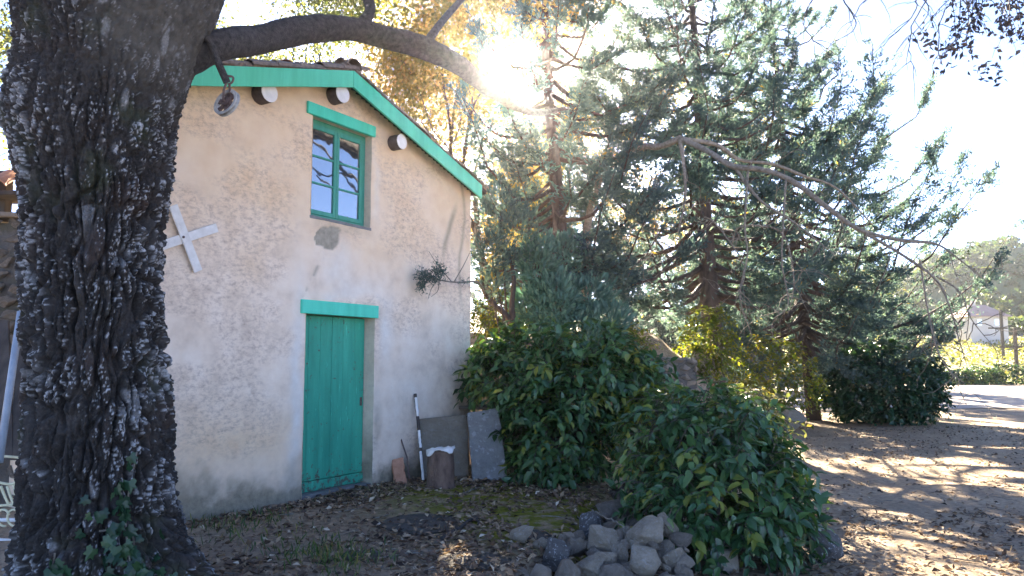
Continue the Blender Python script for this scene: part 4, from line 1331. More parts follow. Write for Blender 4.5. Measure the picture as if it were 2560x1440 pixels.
# ------------------------------------------------------------------ bushes
def bush(name, base, lobes, label, seed, mat, leaf, shoots, nl=(5, 9), ninst=300, cat='bush', shoot_len=.22, droop=.6, wide=(.42, .6), stem='twig', group=None):
    """leafy shoots spread over and through a union of ellipsoids"""
    g = np.random.default_rng(seed)
    base = np.array(base, float)
    t = empty(name, base, label, cat, group)
    C = np.array([l[0] for l in lobes]); Rr = np.array([l[1] for l in lobes]); wgt = np.array([l[2] for l in lobes], float); wgt /= wgt.sum()
    i = g.choice(len(C), shoots, p=wgt)
    v = rdir(shoots, g)
    lump = .62 + .80 * fbm(v * 3.0 + i[:, None] * 3.1 + seed, seed, 3)
    rad = np.where(g.random(shoots) < .68, g.uniform(.84, 1.02, shoots), g.uniform(.5, .9, shoots)); rad = np.where(g.random(shoots) < .05, g.uniform(1.02, 1.13, shoots), rad)
    P = C[i] + v * Rr[i] * (lump * rad)[:, None]
    ok = P[:, 2] > terrain(P[:, 0], P[:, 1]) + .03
    # drop shoots that lie deep inside another lobe
    for c, r in zip(C, Rr):
        ok &= ~((((P - c) / r) ** 2).sum(1) < .33)
    P, v = P[ok], v[ok]
    D = unit(v + np.array([0, 0, .35]) + g.normal(size=v.shape) * .45)
    lp, ld, nn, ln, sv = [], [], [], [], []
    stp = []
    for p, d in zip(P, D):
        m = g.integers(*nl); L_ = shoot_len * g.uniform(.6, 1.3)
        q = np.linspace(0, 1, m)
        pts = p + d * (L_ * q)[:, None] + np.array([0, 0, -droop * L_]) * (q ** 2)[:, None]
        if len(stp) < 900: stp.append(tube(np.vstack([p - d * L_ * .5, pts[::2]]), .004, 3, False))
        sdv = unit(np.cross(d, g.normal(size=3)))
        sgn = np.where(np.arange(m) % 2 == 0, 1, -1)[:, None]
        lp.append(pts); ld.append(d * .6 + sdv * sgn * .8 + np.array([0, 0, -droop]) + g.normal(size=(m, 3)) * .3)
        nn.append(np.tile(d * .5 + np.array([0, 0, .9]), (m, 1)) + g.normal(size=(m, 3)) * .35); ln.append(g.uniform(*leaf, m) * g.uniform(.75, 1.15)); sv.append(np.full(m, g.normal() * .16 + (.45 if g.random() < .06 else 0)))
    sv = np.concatenate(sv)
    lp, ld, nn, ln = map(np.concatenate, (lp, ld, nn, ln)); n = len(lp)
    lv = np.clip(g.normal(.48, .14, n) + sv + .3 * (fbm(lp * 3, seed, 2) - .5), 0, .96) + (g.random(n) < .02) * .3
    lv = np.clip(lv, 0, 1)
    wd_ = ln * g.uniform(*wide, n)
    if ninst:
        d2 = np.linalg.norm(lp - CAM, axis=1) / ln
        order = np.argsort(d2); near = order[:ninst]; rest = order[ninst:]
        V1, F1, k1 = leaves(np.zeros((1, 3)), np.array([[0, 1., 0]]), np.array([[0, 0, 1.]]), [1.0], [.5], .22, 'ovate')
        mes = [mkmesh('leaf', V1, F1, MAT[mat], False, {'v': np.full(k1, q)}) for q in (.12, .32, .48, .66, .95)]
        Dn = unit(ld); Sn = unit(np.cross(Dn, nn)); Un = np.cross(Sn, Dn)
        for j in near:
            o = link('leaf', mes[int(np.clip(lv[j] * 5, 0, 4))], t)
            s = ln[j]
            m4 = Matrix(((Sn[j][0] * s, Dn[j][0] * s, Un[j][0] * s, lp[j][0] - base[0]), (Sn[j][1] * s, Dn[j][1] * s, Un[j][1] * s, lp[j][1] - base[1]),
                         (Sn[j][2] * s, Dn[j][2] * s, Un[j][2] * s, lp[j][2] - base[2]), (0, 0, 0, 1)))
            o.matrix_basis = m4
    else:
        rest = np.arange(n)
    V, F, k = leaves(lp[rest], ld[rest], nn[rest], ln[rest], wd_[rest], .22, 'ovate' if ninst else 'diamond')
    mk('foliage', V, F, MAT[mat], t, attrs={'v': np.repeat(lv[rest], k)})['kind'] = 'stuff'
    for c in C[:6]:
        c0 = np.array([base[0], base[1], tz(base[0], base[1]) - .05]) + g.normal(size=3) * [.12, .12, 0]
        stp.append(tube(spline([c0, (c0 + c) / 2 + g.normal(size=3) * .08, c + [0, 0, .1]], 8), np.linspace(.022, .008, 8), 5, False))
    V, F = join(stp); mk('stems', V, F, MAT[stem], t)['kind'] = 'stuff'
    return n


def L3(px, py, Y, w, h, d, wt): return (at(px, py, Y), (w / 2 * Y / F_PX, d / 2, h / 2 * Y / F_PX), wt)


b = at(1800, 1400, 7.0); b[2] = tz(b[0], 7.0)
TOT['bush2'] = bush('laurel_bush', b, [L3(1800, 1235, 7.0, 360, 380, 1.4, 5), L3(1875, 1290, 7.0, 225, 280, 1.2, 3), L3(1700, 1110, 7.3, 250, 230, 1.0, 2.4), L3(1810, 1080, 7.4, 230, 200, 1.0, 2), L3(1700, 1260, 6.9, 170, 250, .9, 1.4)],
                    'rounded dark green laurel bush beside the heap of stones', 401, 'bush', (.085, .145), 1350)
b = at(1450, 1150, 9.6); b[2] = tz(b[0], 9.6)
TOT['bush1'] = bush('laurel_bush', b, [L3(1460, 960, 9.8, 330, 260, 1.5, 4), L3(1400, 1090, 9.4, 230, 240, 1.1, 3), L3(1540, 955, 9.8, 160, 180, 1.2, 2.0), L3(1285, 930, 10.2, 210, 170, .9, 2), L3(1340, 890, 10.4, 260, 150, .9, 1.6), L3(1215, 935, 10.9, 90, 120, .5, .8)],
                    'tall dark green laurel bush growing by the corner of the house', 402, 'bush', (.095, .165), 1500)
b = at(2190, 1040, 21.5); b[2] = tz(b[0], 21.5)
TOT['bush3'] = bush('ivy_bush', b, [L3(2200, 950, 21.5, 250, 170, 2.6, 4), L3(2265, 965, 21.2, 150, 150, 2, 2), L3(2120, 960, 21.5, 130, 150, 2, 2), L3(2200, 1000, 21.2, 260, 80, 2.4, 1.5)],
                    'dense dark ivy bush under the right conifer at the edge of the gravel', 403, 'ivy', (.10, .17), 2600, ninst=0, wide=(.6, .8))
# sunlit saplings and undergrowth on and below the bank
for i, (px, py, Y, w, h, d, n, lab) in enumerate(((1500, 860, 12.8, 150, 120, .9, 330, 'yellow green sapling lit from behind above the laurel bush'),
                                                   (1560, 890, 13.2, 110, 140, .9, 300, 'sunlit shrub left of the pale masonry stump'),
                                                   (1770, 840, 16.6, 90, 130, .9, 330, 'sunlit shrub left of the thick straight trunk'),
                                                   (1930, 930, 19.5, 190, 150, 1.6, 520, 'sunlit shrub between the two straight trunks'),
                                                   (1245, 790, 14.8, 110, 90, .9, 260, 'sunlit yellow shrub on the bank behind the juniper'),
                                                   (1630, 1050, 9.0, 90, 130, .5, 200, 'yellow green young shoots between the two laurel bushes'),
                                                   (1860, 1040, 9.5, 150, 110, .8, 200, 'thin pale sprigs behind the rounded laurel bush'))):
    b = at(px, py, Y); b[2] = tz(b[0], Y)
    bush('shrub', b, [L3(px, py, Y, w, h, d, 3), L3(px + w * .25, py + h * .25, Y + .2, w * .7, h * .7, d * .8, 1.5), L3(px - w * .2, py + h * .4, Y - .1, w * .7, h * .6, d * .7, 1)], lab, 420 + i,
         'olive' if i == 6 else 'glow', (.06, .11) if Y < 15 else (.08, .14), n, ninst=0, wide=(.45, .65), shoot_len=.3, group='sunlit undergrowth among the trees')
print(TOT)


# ------------------------------------------------------------------ stones
def rock_mesh(name, seed, mat, cuts=11, sub=3, flat=(1, 1, 1)):
    """an angular broken stone: hull of scattered points, edges worn, faces slightly uneven"""
    g = np.random.default_rng(seed)
    bm = bmesh.new()
    for p in rdir(9 + cuts // 2, g) * g.uniform(.75, 1.05, (9 + cuts // 2, 1)): bm.verts.new(p)
    bmesh.ops.convex_hull(bm, input=bm.verts[:])
    bmesh.ops.delete(bm, geom=[v for v in bm.verts if not v.link_faces], context='VERTS')
    if sub >= 2:
        bmesh.ops.bevel(bm, geom=bm.edges[:], offset=.05, segments=1, affect='EDGES')
        bmesh.ops.triangulate(bm, faces=bm.faces[:])
        bmesh.ops.subdivide_edges(bm, edges=[e for e in bm.edges if e.calc_length() > .3], cuts=2)
        bmesh.ops.triangulate(bm, faces=bm.faces[:])
    bm.verts.index_update()
    V = np.array([v.co[:] for v in bm.verts]); F = [tuple(v.index for v in f.verts) for f in bm.faces]; bm.free()
    V = V * (1 + .30 * (fbm(V * 3.2 + seed, seed, 4, .65) - .5))[:, None]
    V = V / np.abs(V).max(0)
    return mkmesh(name, V * np.array(flat), F, mat)


def slab_mesh(name, seed, mat, n=9):
    """a flat split slab, 2 x 2 x 2 units before scaling, with an uneven outline"""
    g = np.random.default_rng(seed); a = np.sort(np.linspace(0, 2 * math.pi, n, endpoint=False) + g.normal(size=n) * .12)
    r = g.uniform(.8, 1.0, n)
    V, F = [], []
    for z, k in ((-1, .97), (.6, 1.0), (1, .93)):
        for i in range(n): V.append((r[i] * k * math.cos(a[i]), r[i] * k * math.sin(a[i]), z + g.normal() * .1))
    for L_ in (0, 1):
        F += [(L_ * n + i, L_ * n + (i + 1) % n, L_ * n + n + (i + 1) % n, L_ * n + n + i) for i in range(n)]
    V.append((0, 0, 1.02)); F += [(2 * n + i, 2 * n + (i + 1) % n, 3 * n) for i in range(n)]; F.append(tuple(range(n - 1, -1, -1)))
    return mkmesh(name, V, F, mat)


ROCKS = {k: [rock_mesh('stone', 500 + 17 * i + 100 * j, MAT[k]) for i in range(5)] for j, k in enumerate(('stone', 'lichenstone', 'wallstone', 'palestone', 'darkstone'))}
WROCK = [rock_mesh('stone', 700 + i, MAT['wallstone'], 8, 1) for i in range(6)]
PROCK = [rock_mesh('stone', 720 + i, MAT['palestone'], 8, 1) for i in range(5)]


def put(name, me, parent, p, sc, rot=(0, 0, 0), label=None):
    o = link(name, me, parent)
    o.location = Vector(p) - (WLOC(parent) if parent is not None else Vector((0, 0, 0)))
    o.scale = sc; o.rotation_euler = rot
    if label: o['label'] = label
    return o


# tumbled retaining wall at the edge of the terrace
g = np.random.default_rng(61)
p0 = at(1560, 1440, 6.1)
heap = empty('stone_heap', (p0[0], p0[1], -.28), 'tumbled heap of pale broken stones at the terrace edge beside the laurel bush', 'stones')
HEAP = [(1612, 1335, 6.05, 118, 92, 'stone', .3), (1668, 1318, 6.25, 60, 110, 'stone', .9), (1690, 1340, 6.35, 60, 70, 'stone', .2), (1505, 1350, 6.1, 115, 80, 'stone', 0), (1562, 1338, 6.25, 60, 55, 'stone', .4),
        (1655, 1385, 6.1, 70, 80, 'stone', .5), (1600, 1405, 5.85, 128, 104, 'stone', .2), (1500, 1392, 5.9, 95, 75, 'stone', .3), (1545, 1385, 6.0, 60, 60, 'stone', .1), (1685, 1410, 5.95, 80, 100, 'stone', .6),
        (1470, 1420, 5.75, 90, 70, 'stone', .2), (1530, 1435, 5.7, 120, 55, 'wallstone', 0), (1600, 1470, 5.65, 150, 60, 'wallstone', .1), (1690, 1465, 5.7, 120, 60, 'stone', .3), (1480, 1475, 5.6, 120, 60, 'wallstone', 0),
        (1470, 1300, 6.7, 75, 100, 'lichenstone', .3), (1540, 1275, 7.2, 130, 50, 'wallstone', 0), (1550, 1310, 6.9, 110, 60, 'wallstone', 0), (1385, 1385, 5.9, 95, 90, 'lichenstone', .2), (1440, 1372, 6.15, 80, 85, 'wallstone', .4),
        (1352, 1440, 5.55, 75, 75, 'palestone', .3), (1415, 1430, 5.6, 85, 80, 'wallstone', .5), (1320, 1390, 5.95, 60, 55, 'wallstone', .2), (1298, 1445, 5.5, 60, 60, 'wallstone', .2), (1590, 1368, 6.0, 50, 45, 'stone', .7), (1632, 1362, 6.0, 55, 45, 'wallstone', .7), (1575, 1350, 6.1, 45, 40, 'stone', 1.2)]
for i, (px, py, Y, w, h, k, tw) in enumerate(HEAP):
    put('stone', ROCKS[k][i % 5], heap, at(px, py, Y), (w / 2 * Y / F_PX * .86, w / 2 * Y / F_PX * g.uniform(.6, .9), h / 2 * Y / F_PX * .86), (g.normal() * .25, g.normal() * .3, tw + g.normal() * .3))
for i in range(70):
    px, py = g.uniform(1290, 1720), g.uniform(1335, 1470); Y = 6.2 - (py - 1335) / 260
    r_ = g.uniform(.03, .085)
    put('stone', ROCKS[('stone', 'wallstone', 'palestone')[i % 3]][i % 5], heap, at(px, py, Y), (r_ * g.uniform(.8, 1.6), r_, r_ * .8), (g.normal() * .4, g.normal() * .4, g.uniform(0, 6)))
# rocks along the terrace step behind, half hidden by the bush
for i in range(14):
    yy = 6.6 + i * .28; xx = .10 + (yy - 5.2) * .27 + .12 + g.normal() * .06
    r_ = g.uniform(.10, .17)
    put('stone', ROCKS['darkstone'][i % 5], heap, (xx, yy, -.14 + g.normal() * .03), (r_, r_, r_ * .8), (0, 0, g.uniform(0, 6)))

# flush slabs in the trodden earth
for i, (px, py, w, h, lab, k) in enumerate(((1050, 1310, 250, 60, 'dark flat slab sunk in the leaf litter in front of the door', 'darkstone'), (1180, 1405, 230, 60, 'dark flat slab half lit at the bottom edge of the terrace', 'darkstone'),
                                          (1330, 1345, 130, 30, 'small mossy slab between the heap and the sunk slabs', 'darkstone'), (900, 1395, 130, 30, 'small dark slab near the oak roots', 'darkstone'))):
    p = onz(px, py, 0.0); q = onz(px, py - h / 2, 0.0)
    o = put('flat_stone', slab_mesh('flat_stone', 640 + i, MAT[k]), None, (p[0], p[1], tz(p[0], p[1]) - .008), (w / 2 * p[1] / F_PX * .9, abs(q[1] - p[1]) * .9, .028), (0, 0, g.normal() * .15))
    tag(o, lab, 'stone', 'flat stones sunk in the terrace')

# single stones on the right
def single(px, py, Y, w, h, mats, seed, lab, name='rock', zl=None, cat='rock'):
    p = at(px, py, Y); r_ = w / 2 * Y / F_PX; rz = h / 2 * Y / F_PX
    p[2] = tz(p[0], p[1]) + rz * .75 if zl is None else zl
    o = put(name, rock_mesh(name, seed, MAT[mats], 10, 3), None, p, (r_, r_ * .85, rz), (0, 0, .3))
    return tag(o, lab, cat)


bm = box(-.13, .13, -.10, .10, 0, .20, .018)
p = onz(1800, 1425, -.28)
V = np.array(bm[0]) * (1 + .08 * (fbm(np.array(bm[0]) * 9, 3) - .5))[:, None]
tag(link('stone_block', mkmesh('stone_block', V, bm[1], MAT['palestone']), None, (p[0], p[1], tz(p[0], p[1]) - .02)), 'squared pale stone block at the foot of the rounded laurel bush', 'stone block').rotation_euler = (.03, -.05, .25)
single(2050, 1350, 6.9, 120, 85, 'lichenstone', 651, 'grey rock on the dry ground right of the rounded laurel bush')
single(1905, 1000, 16.5, 100, 60, 'slabbrown', 652, 'brown boulder between the straight trunks')
single(1965, 985, 18.5, 90, 80, 'slabbrown', 653, 'dusty grey brown boulder beside the sunlit shrub')
single(1760, 985, 16.8, 90, 110, 'slabbrown', 654, 'reddish boulder at the foot of the thick straight trunk')


def masonry(name, p, ux, L_, H, th, rows, seed, rocks, lab, cat='wall', jit=.15, core='wallstone'):
    """a wall of single stones round a recessed core: p start, ux unit direction along it"""
    g = np.random.default_rng(seed); p = np.array(p, float); ux = np.array(ux, float); uy = np.array([-ux[1], ux[0], 0])
    t = empty(name, p, lab, cat)
    V, F = box(.03, L_ - .03, -th / 2 + .06, th / 2 - .06, -.1, H - .05)
    mk('core', np.array([p + ux * v[0] + uy * v[1] + [0, 0, v[2]] for v in V]), F, MAT['darkstone'], t)
    hh = H / rows; a = math.atan2(ux[1], ux[0])
    for r in range(rows):
        x_ = 0
        while x_ < L_ - .05:
            w = min(g.uniform(1.2, 2.8) * hh, L_ - x_)
            for sd in ((-1,) if th < .5 else (-1, 1)):
                q = p + ux * (x_ + w / 2) + uy * sd * (th / 2 - .09 + g.normal() * .015) + np.array([0, 0, (r + .5) * hh + g.normal() * .008])
                put('stone', rocks[g.integers(len(rocks))], t, q, (w / 2 * 1.02, .12, hh / 2 * 1.04), (g.normal() * .04, g.normal() * .06, a + g.normal() * .06))
            x_ += w
    return t


# low wall running from the house corner, with a capping slab
c = h2w(S1 + .12, -.28, 0)
lw = masonry('low_stone_wall', c + [0, 0, -.05], (.985, -.17, 0), 1.35, .83, .42, 6, 71, WROCK, 'low dry stone wall with a flat capping between house corner and laurel bush')
V, F = box(-.55, 1.3, -.20, .20, .785, .83, .012)
ux = np.array([.985, -.17, 0]); uy = np.array([.17, .985, 0])
mk('capping', np.array([c + ux * v[0] + uy * (v[1] - .06) + [0, 0, v[2] + .012 * math.sin(v[0] * 7)] for v in V]), F, MAT['darkstone'], lw)

# pale masonry stump among the shrubs
b = at(1640, 1000, 13.6); b[2] = tz(b[0], b[1])
masonry('masonry_stump', b, (1, .1, 0), .72, at(1640, 892, 13.6)[2] - b[2], .5, 11, 72, PROCK, 'pale stump of ruined masonry between the shrubs')


# ------------------------------------------------------------------ things leaning at the foot of the house
def leaning(name, corners, th, mat, lab, cat, seed=0, bevel=True):
    """a slab given by four corner points (tl, tr, br, bl) and a thickness behind them"""
    a = np.array(corners, float); n = np.cross(a[1] - a[0], a[3] - a[0]); n /= np.linalg.norm(n)
    if n[1] < 0: n = -n
    g = np.random.default_rng(seed)
    k = 8; pts = []
    for i in range(4):
        for t_ in np.linspace(0, 1, k, endpoint=False): pts.append(a[i] * (1 - t_) + a[(i + 1) % 4] * t_)
    pts = np.array(pts) + g.normal(size=(4 * k, 3)) * .004
    m = len(pts); ctr = pts.mean(0)
    ins = ctr + (pts - ctr) * .975
    V = np.vstack([pts + n * .012, ins, pts + n * th]); F = []
    for i in range(m):
        j = (i + 1) % m
        F += [(i, j, m + j, m + i), (2 * m + i, 2 * m + j, j, i)]
    F.append(tuple(m + i for i in range(m))); F.append(tuple(2 * m + i for i in range(m - 1, -1, -1)))
    o = empty(name, (ctr[0], ctr[1], a[:, 2].min())) if False else None
    V0 = np.array([ctr[0], ctr[1], a[:, 2].min()])
    ob = link(name, mkmesh(name, V - V0, F, mat), None, V0)
    return tag(ob, lab, cat)


YB = 9.45
leaning('stone_slab', [at(1049, 1047, 9.75), at(1168, 1036, 9.95), at(1172, 1192, 9.70), at(1060, 1200, 9.45)], .09, MAT['slabbrown'], 'square brown stone slab leaning on the wall behind the log', 'slab', 1)
leaning('stone_slab', [at(1168, 1032, 9.72), at(1246, 1019, 9.78), at(1270, 1198, 9.42), at(1182, 1203, 9.36)], .09, MAT['slabgrey'], 'grey lichen spotted slab leaning at the low wall', 'slab', 2)
leaning('terracotta_slab', [at(979, 1148, 9.42), at(1008, 1142, 9.5), at(1018, 1208, 9.3), at(988, 1213, 9.22)], .03, MAT['tilered'], 'orange terracotta slab standing at the foot of the wall', 'tile', 3)
P = [at(990, 1058, 9.62), at(1003, 1100, 9.55), at(1018, 1145, 9.48), at(1024, 1205, 9.38)]
tag(mk('iron_rod', *tube(P, .010, 6), MAT['iron']), 'thin dark rod leaning on the plaster above the terracotta slab', 'rod')
st = empty('stake', at(1055, 1205, 9.35), 'tall stake with flaking white paint leaning beside the log', 'stake')
A, B = at(1038, 985, 9.72), at(1057, 1205, 9.38)
mk('core', *tube([A, (A + B) / 2 + [.01, 0, 0], B], .021, 8), MAT['darkwood'], st)
for f0, f1 in ((.04, .26), (.42, .62), (.66, .98)):
    q0, q1 = A + (B - A) * f0 + [.008, -.012, 0], A + (B - A) * f1 + [.008, -.012, 0]
    mk('paint_flake', *tube(np.linspace(q0, q1, 8) + g.normal(size=(8, 3)) * .002, .018, 7), MAT['whitewood'], st)
# log stump
lc = onz(1098, 1222, 0.0) + [0, .12, 0]
lg = empty('log', (lc[0], lc[1], tz(lc[0], lc[1])), 'short upright log with dark bark standing before the brown slab', 'log')
n = 28; rows = 16; V = []
for r in range(rows):
    z = .42 * r / (rows - 1); 
    for k in range(n):
        a = 2 * math.pi * k / n
        rr = (.165 - .015 * r / rows + .02 * math.exp(-r)) * (1 + .16 * (fbm(np.array([[math.cos(a) * 3, math.sin(a) * 3, z * 4]]), 7)[0] - .5))
        V.append((lc[0] + rr * math.cos(a), lc[1] + rr * math.sin(a), lc[2] + z))
F = [(r * n + k, r * n + (k + 1) % n, (r + 1) * n + (k + 1) % n, (r + 1) * n + k) for r in range(rows - 1) for k in range(n)] + [tuple((rows - 1) * n + k for k in range(n))]
MAT['logbark'] = simple('log_bark', (.09, .055, .042), (.24, .155, .115), 16, .9, .9, .03, (1, 1, .4))
mk('body', V, F, MAT['logbark'], lg, True)
# crumpled white sheet lying over its top
m = 16; X_, Y_ = np.meshgrid(np.linspace(-1, 1, m), np.linspace(-1, 1, m)); q = np.stack([X_.ravel(), Y_.ravel(), 0 * X_.ravel()], 1)
crum = fbm(q * 1.9 + 4, 8, 4) - .5
zz = .432 + .10 * np.abs(crum) - .05 * smooth(1.0, 1.25, np.hypot(q[:, 0], q[:, 1]) + .3 * crum) + .015 * q[:, 0]
V = np.stack([lc[0] + q[:, 0] * .17 * (1 - .18 * q[:, 1] ** 2) + .03 * crum, lc[1] + q[:, 1] * .165 * (1 - .2 * q[:, 0] ** 2), lc[2] + zz], 1)
idx = np.arange(m * m).reshape(m, m); F = np.stack([idx[:-1, :-1], idx[:-1, 1:], idx[1:, 1:], idx[1:, :-1]], -1).reshape(-1, 4)
o = mk('white_sheet', V, F, MAT['whitewood'], None, True)
md = o.modifiers.new('thick', 'SOLIDIFY'); md.thickness = .006
tag(o, 'crumpled white sheet lying on top of the log', 'sheet')
# two dead branches and a cane on the terrace
for i, (pts, r_, lab, mt) in enumerate((([(1105, 1345), (1150, 1320), (1185, 1295), (1200, 1310)], .018, 'dark broken branch lying on the sunk slab', 'limb'), ([(1480, 1275), (1520, 1295), (1560, 1315)], .009, 'pale cane lying over the stones at the terrace edge', 'palebark'),
                                        ([(930, 1400), (1010, 1385), (1090, 1378)], .008, 'thin pale twig lying on the leaf litter near the bottom edge', 'palebark'), ([(1150, 1237), (1185, 1222), (1200, 1218)], .012, 'short bleached stick lying in front of the slabs', 'palebark'))):
    P = []
    for a_, b_ in pts:
        q = onz(a_, b_, .02 if i != 1 else .16); P.append(q)
    P = spline(P, 14) + g.normal(size=(14, 3)) * .006
    tag(mk('branch', *tube(P, np.linspace(r_, r_ * .55, 14), 6), MAT[mt]), lab, 'branch')


# ------------------------------------------------------------------ the pulley under the oak limb
def pulley():
    c = at(567, 257, 5.25)
    t = empty('pulley', c, 'rusty iron pulley wheel hanging from a hook on the oak', 'pulley')
    ax = unit(np.array([-.42, -.85, .28]))                       # wheel axis
    e1 = unit(np.cross(ax, [0, 0, 1.])); e2 = np.cross(e1, ax)
    def ring(rows, n=40):
        V = []
        for a in np.linspace(0, 2 * math.pi, n, endpoint=False):
            for r_, h in rows: V.append(c + e1 * r_ * math.cos(a) + e2 * r_ * math.sin(a) + ax * h)
        k = len(rows)
        return V, [(i * k + j, i * k + (j + 1) % k, ((i + 1) % n) * k + (j + 1) % k, ((i + 1) % n) * k + j) for i in range(n) for j in range(k)]
    mk('rim', *ring([(.104, -.018), (.104, -.012), (.088, -.004), (.088, .004), (.104, .012), (.104, .018), (.080, .016), (.080, -.016)]), MAT['ironpale'], t)
    mk('hub', *ring([(.034, -.022), (.034, .022), (.004, .024), (.004, -.024)], 18), MAT['iron'], t)
    for k in range(6):
        a = 2 * math.pi * k / 6 + .3; d = e1 * math.cos(a) + e2 * math.sin(a); s = np.cross(ax, d)
        V = []
        for r_, w in ((.028, .018), (.055, .013), (.084, .024)):
            for hh in (-.007, .007):
                for sg in (-1, 1): V.append(c + d * r_ + s * w * sg + ax * hh)
        F = []
        for j in (0, 4): F += [(j, j + 1, j + 5, j + 4), (j + 2, j + 6, j + 7, j + 3), (j, j + 4, j + 6, j + 2), (j + 1, j + 3, j + 7, j + 5)]
        mk('spoke', V, F, MAT['iron'], t)
    top = at(570, 205, 5.22)
    for sg in (-1, 1):
        mk('cheek', *tube([c + ax * .034 * sg, (c + top) / 2 + ax * .034 * sg, top + ax * .01 * sg], .009, 6), MAT['iron'], t)
    mk('axle', *tube([c - ax * .04, c + ax * .04], .010, 8), MAT['iron'], t)
    mk('hook', *tube(spline([top + [0, 0, -.02], top + [.03, 0, .0], top + [.035, 0, .035], top + [-.005, 0, .045]], 12), .008, 6), MAT['iron'], t)
    mk('arm', *tube(spline([at(505, 85, 5.1), at(528, 112, 5.12), at(545, 155, 5.16), at(568, 207, 5.22)], 16), [.022] * 10 + [.026] * 6, 9), MAT['limb'], t)


pulley()


# ------------------------------------------------------------------ left of the trunk
g = np.random.default_rng(81)
a0 = at(-90, 900, 7.9); a0[2] = tz(a0[0], a0[1])
sw = masonry('stone_outbuilding', a0, unit(np.array([1, .25, 0])), 1.15, at(0, 548, 7.9)[2] - a0[2], .4, 22, 73, WROCK, 'rough stone wall of an outbuilding left of the oak', 'outbuilding')
V, F = box(-.05, 1.2, -.26, .2, 0, .05, .01)
zt = at(0, 548, 7.9)[2]; ux = unit(np.array([1, .25, 0])); uy = np.array([-ux[1], ux[0], 0])
mk('coping', np.array([a0 * [1, 1, 0] + ux * v[0] + uy * v[1] + [0, 0, zt + v[2]] for v in V]), F, MAT['wallstone'], sw)
# timber post and small tiled eave above it
pp = a0 + ux * .22 + uy * .12
V, F = box(-.06, .06, -.06, .06, zt + .052, zt + .55)
mk('post', np.array(V) + pp * [1, 1, 0], F, MAT['darkwood'], sw)
q0 = at(-80, 505, 7.9)
V, F = box(-.1, 1.1, -.2, .3, 0, .05, .008)
ev = mk('eave_board', np.array([a0 * [1, 1, 0] + ux * v[0] + uy * v[1] + [0, 0, zt + .22 + v[2] + .05 * v[0]] for v in V]), F, MAT['darkwood'], sw)
for k in range(5):
    o = link('roof_tile', mkmesh('roof_tile', *tile_mesh(), MAT['tilered']) if k == 0 else o.data, sw)
    o.location = Vector(a0 * [1, 1, 0] + ux * (.1 + k * .19) + uy * -.28 + [0, 0, zt + .30 + .01 * k]) - sw.location
    o.rotation_euler = (g.normal() * .1, R(-28), math.atan2(uy[1], uy[0]) + g.normal() * .08)
A, B = at(52, 780, 6.6), at(-2, 1150, 6.2)
tag(mk('pole', *tube([A, (A + B) / 2, B + [0, 0, -.02]], .030, 10), MAT['bluepipe'], None, True), 'pale grey blue pipe leaning against the stone outbuilding', 'pipe')
for i, (x0, y0, x1, y1, lab) in enumerate(((8, 800, 20, 1150, 'dark wooden board leaning left of the blue pipe'), (62, 830, 40, 1150, 'dark wooden board leaning between blue pipe and oak trunk'))):
    A, B = at(x0, y0, 7.3), at(x1, y1, 6.7)
    V, F = box(-.055, .055, -.015, .015, 0, 1, .004)
    tag(mk('board', np.array([B + (A - B) * v[2] + [v[0], v[1], 0] for v in V]), F, MAT['darkwood']), lab, 'board')


def chair():
    o = onz(30, 1350, 0.0)
    t = empty('garden_chair', (o[0], o[1], tz(o[0], o[1])), 'cream painted wrought iron garden chair with scrolls behind the oak', 'chair')
    def P(px, py, dy=0.0): return at(px, py, o[1] + dy)
    bars = {'armrest': [[P(-40, 1268), P(30, 1262), P(70, 1262)], [P(-10, 1205), P(30, 1210), P(55, 1190)]],
            'rung': [[P(18, 1215), P(26, 1240), P(36, 1262)], [P(34, 1212), P(40, 1240), P(48, 1260)], [P(2, 1215), P(12, 1240), P(22, 1262)]],
            'leg': [[P(-30, 1262), P(-30, 1300), P(-28, 1362)], [P(66, 1190), P(64, 1290), P(66, 1358, .1)], [P(-25, 1240, .4), P(-25, 1330, .42)], [P(70, 1240, .45), P(70, 1330, .45)]],
            'seat_rail': [[P(-40, 1350), P(20, 1352), P(75, 1362)], [P(-30, 1300, .45), P(70, 1300, .45)]],
            'back_rail': [[P(-30, 1142), P(10, 1141), P(70, 1146)]]}
    for nm, L_ in bars.items():
        for q in L_:
            mk(nm, *tube(spline(q, 10), .011 if nm != 'seat_rail' else .018, 7), MAT['creampaint'] if nm != 'seat_rail' else MAT['whitewood'], t, True)
    for cx in (10, 36, 60):
        q = [P(cx + (1 - .35 * k / 14) * 20 * math.cos(1.3 + k * .34), 1292 + (1 - .35 * k / 14) * 24 * math.sin(1.3 + k * .34)) for k in range(15)]
        mk('scroll', *tube(q, .010, 6), MAT['creampaint'], t, True)


chair()

# ------------------------------------------------------------------ the far side: hedge, vineyard, house, hill wood
g = np.random.default_rng(91)
for i, (px, w, h, lab) in enumerate(((2380, 90, 40, 'low dark hedge bush at the far edge of the gravel, nearest the bare twigs'), (2450, 90, 48, 'low dark hedge bush at the far edge of the gravel, in the middle'), (2530, 110, 56, 'low dark hedge bush at the far edge of the gravel, at the picture edge'))):
    Y = 55.0
    b = at(px, 940, Y); b[2] = tz(b[0], Y)
    bush('hedge_bush', b, [(b + [0, 0, h * .25 * Y / F_PX], (w * .6 * Y / F_PX, .9, h * .55 * Y / F_PX), 1)], lab, 900 + i, 'ivy' if i != 1 else 'bush', (.18, .3), 420, ninst=0, shoot_len=.35, group='hedge beyond the gravel')
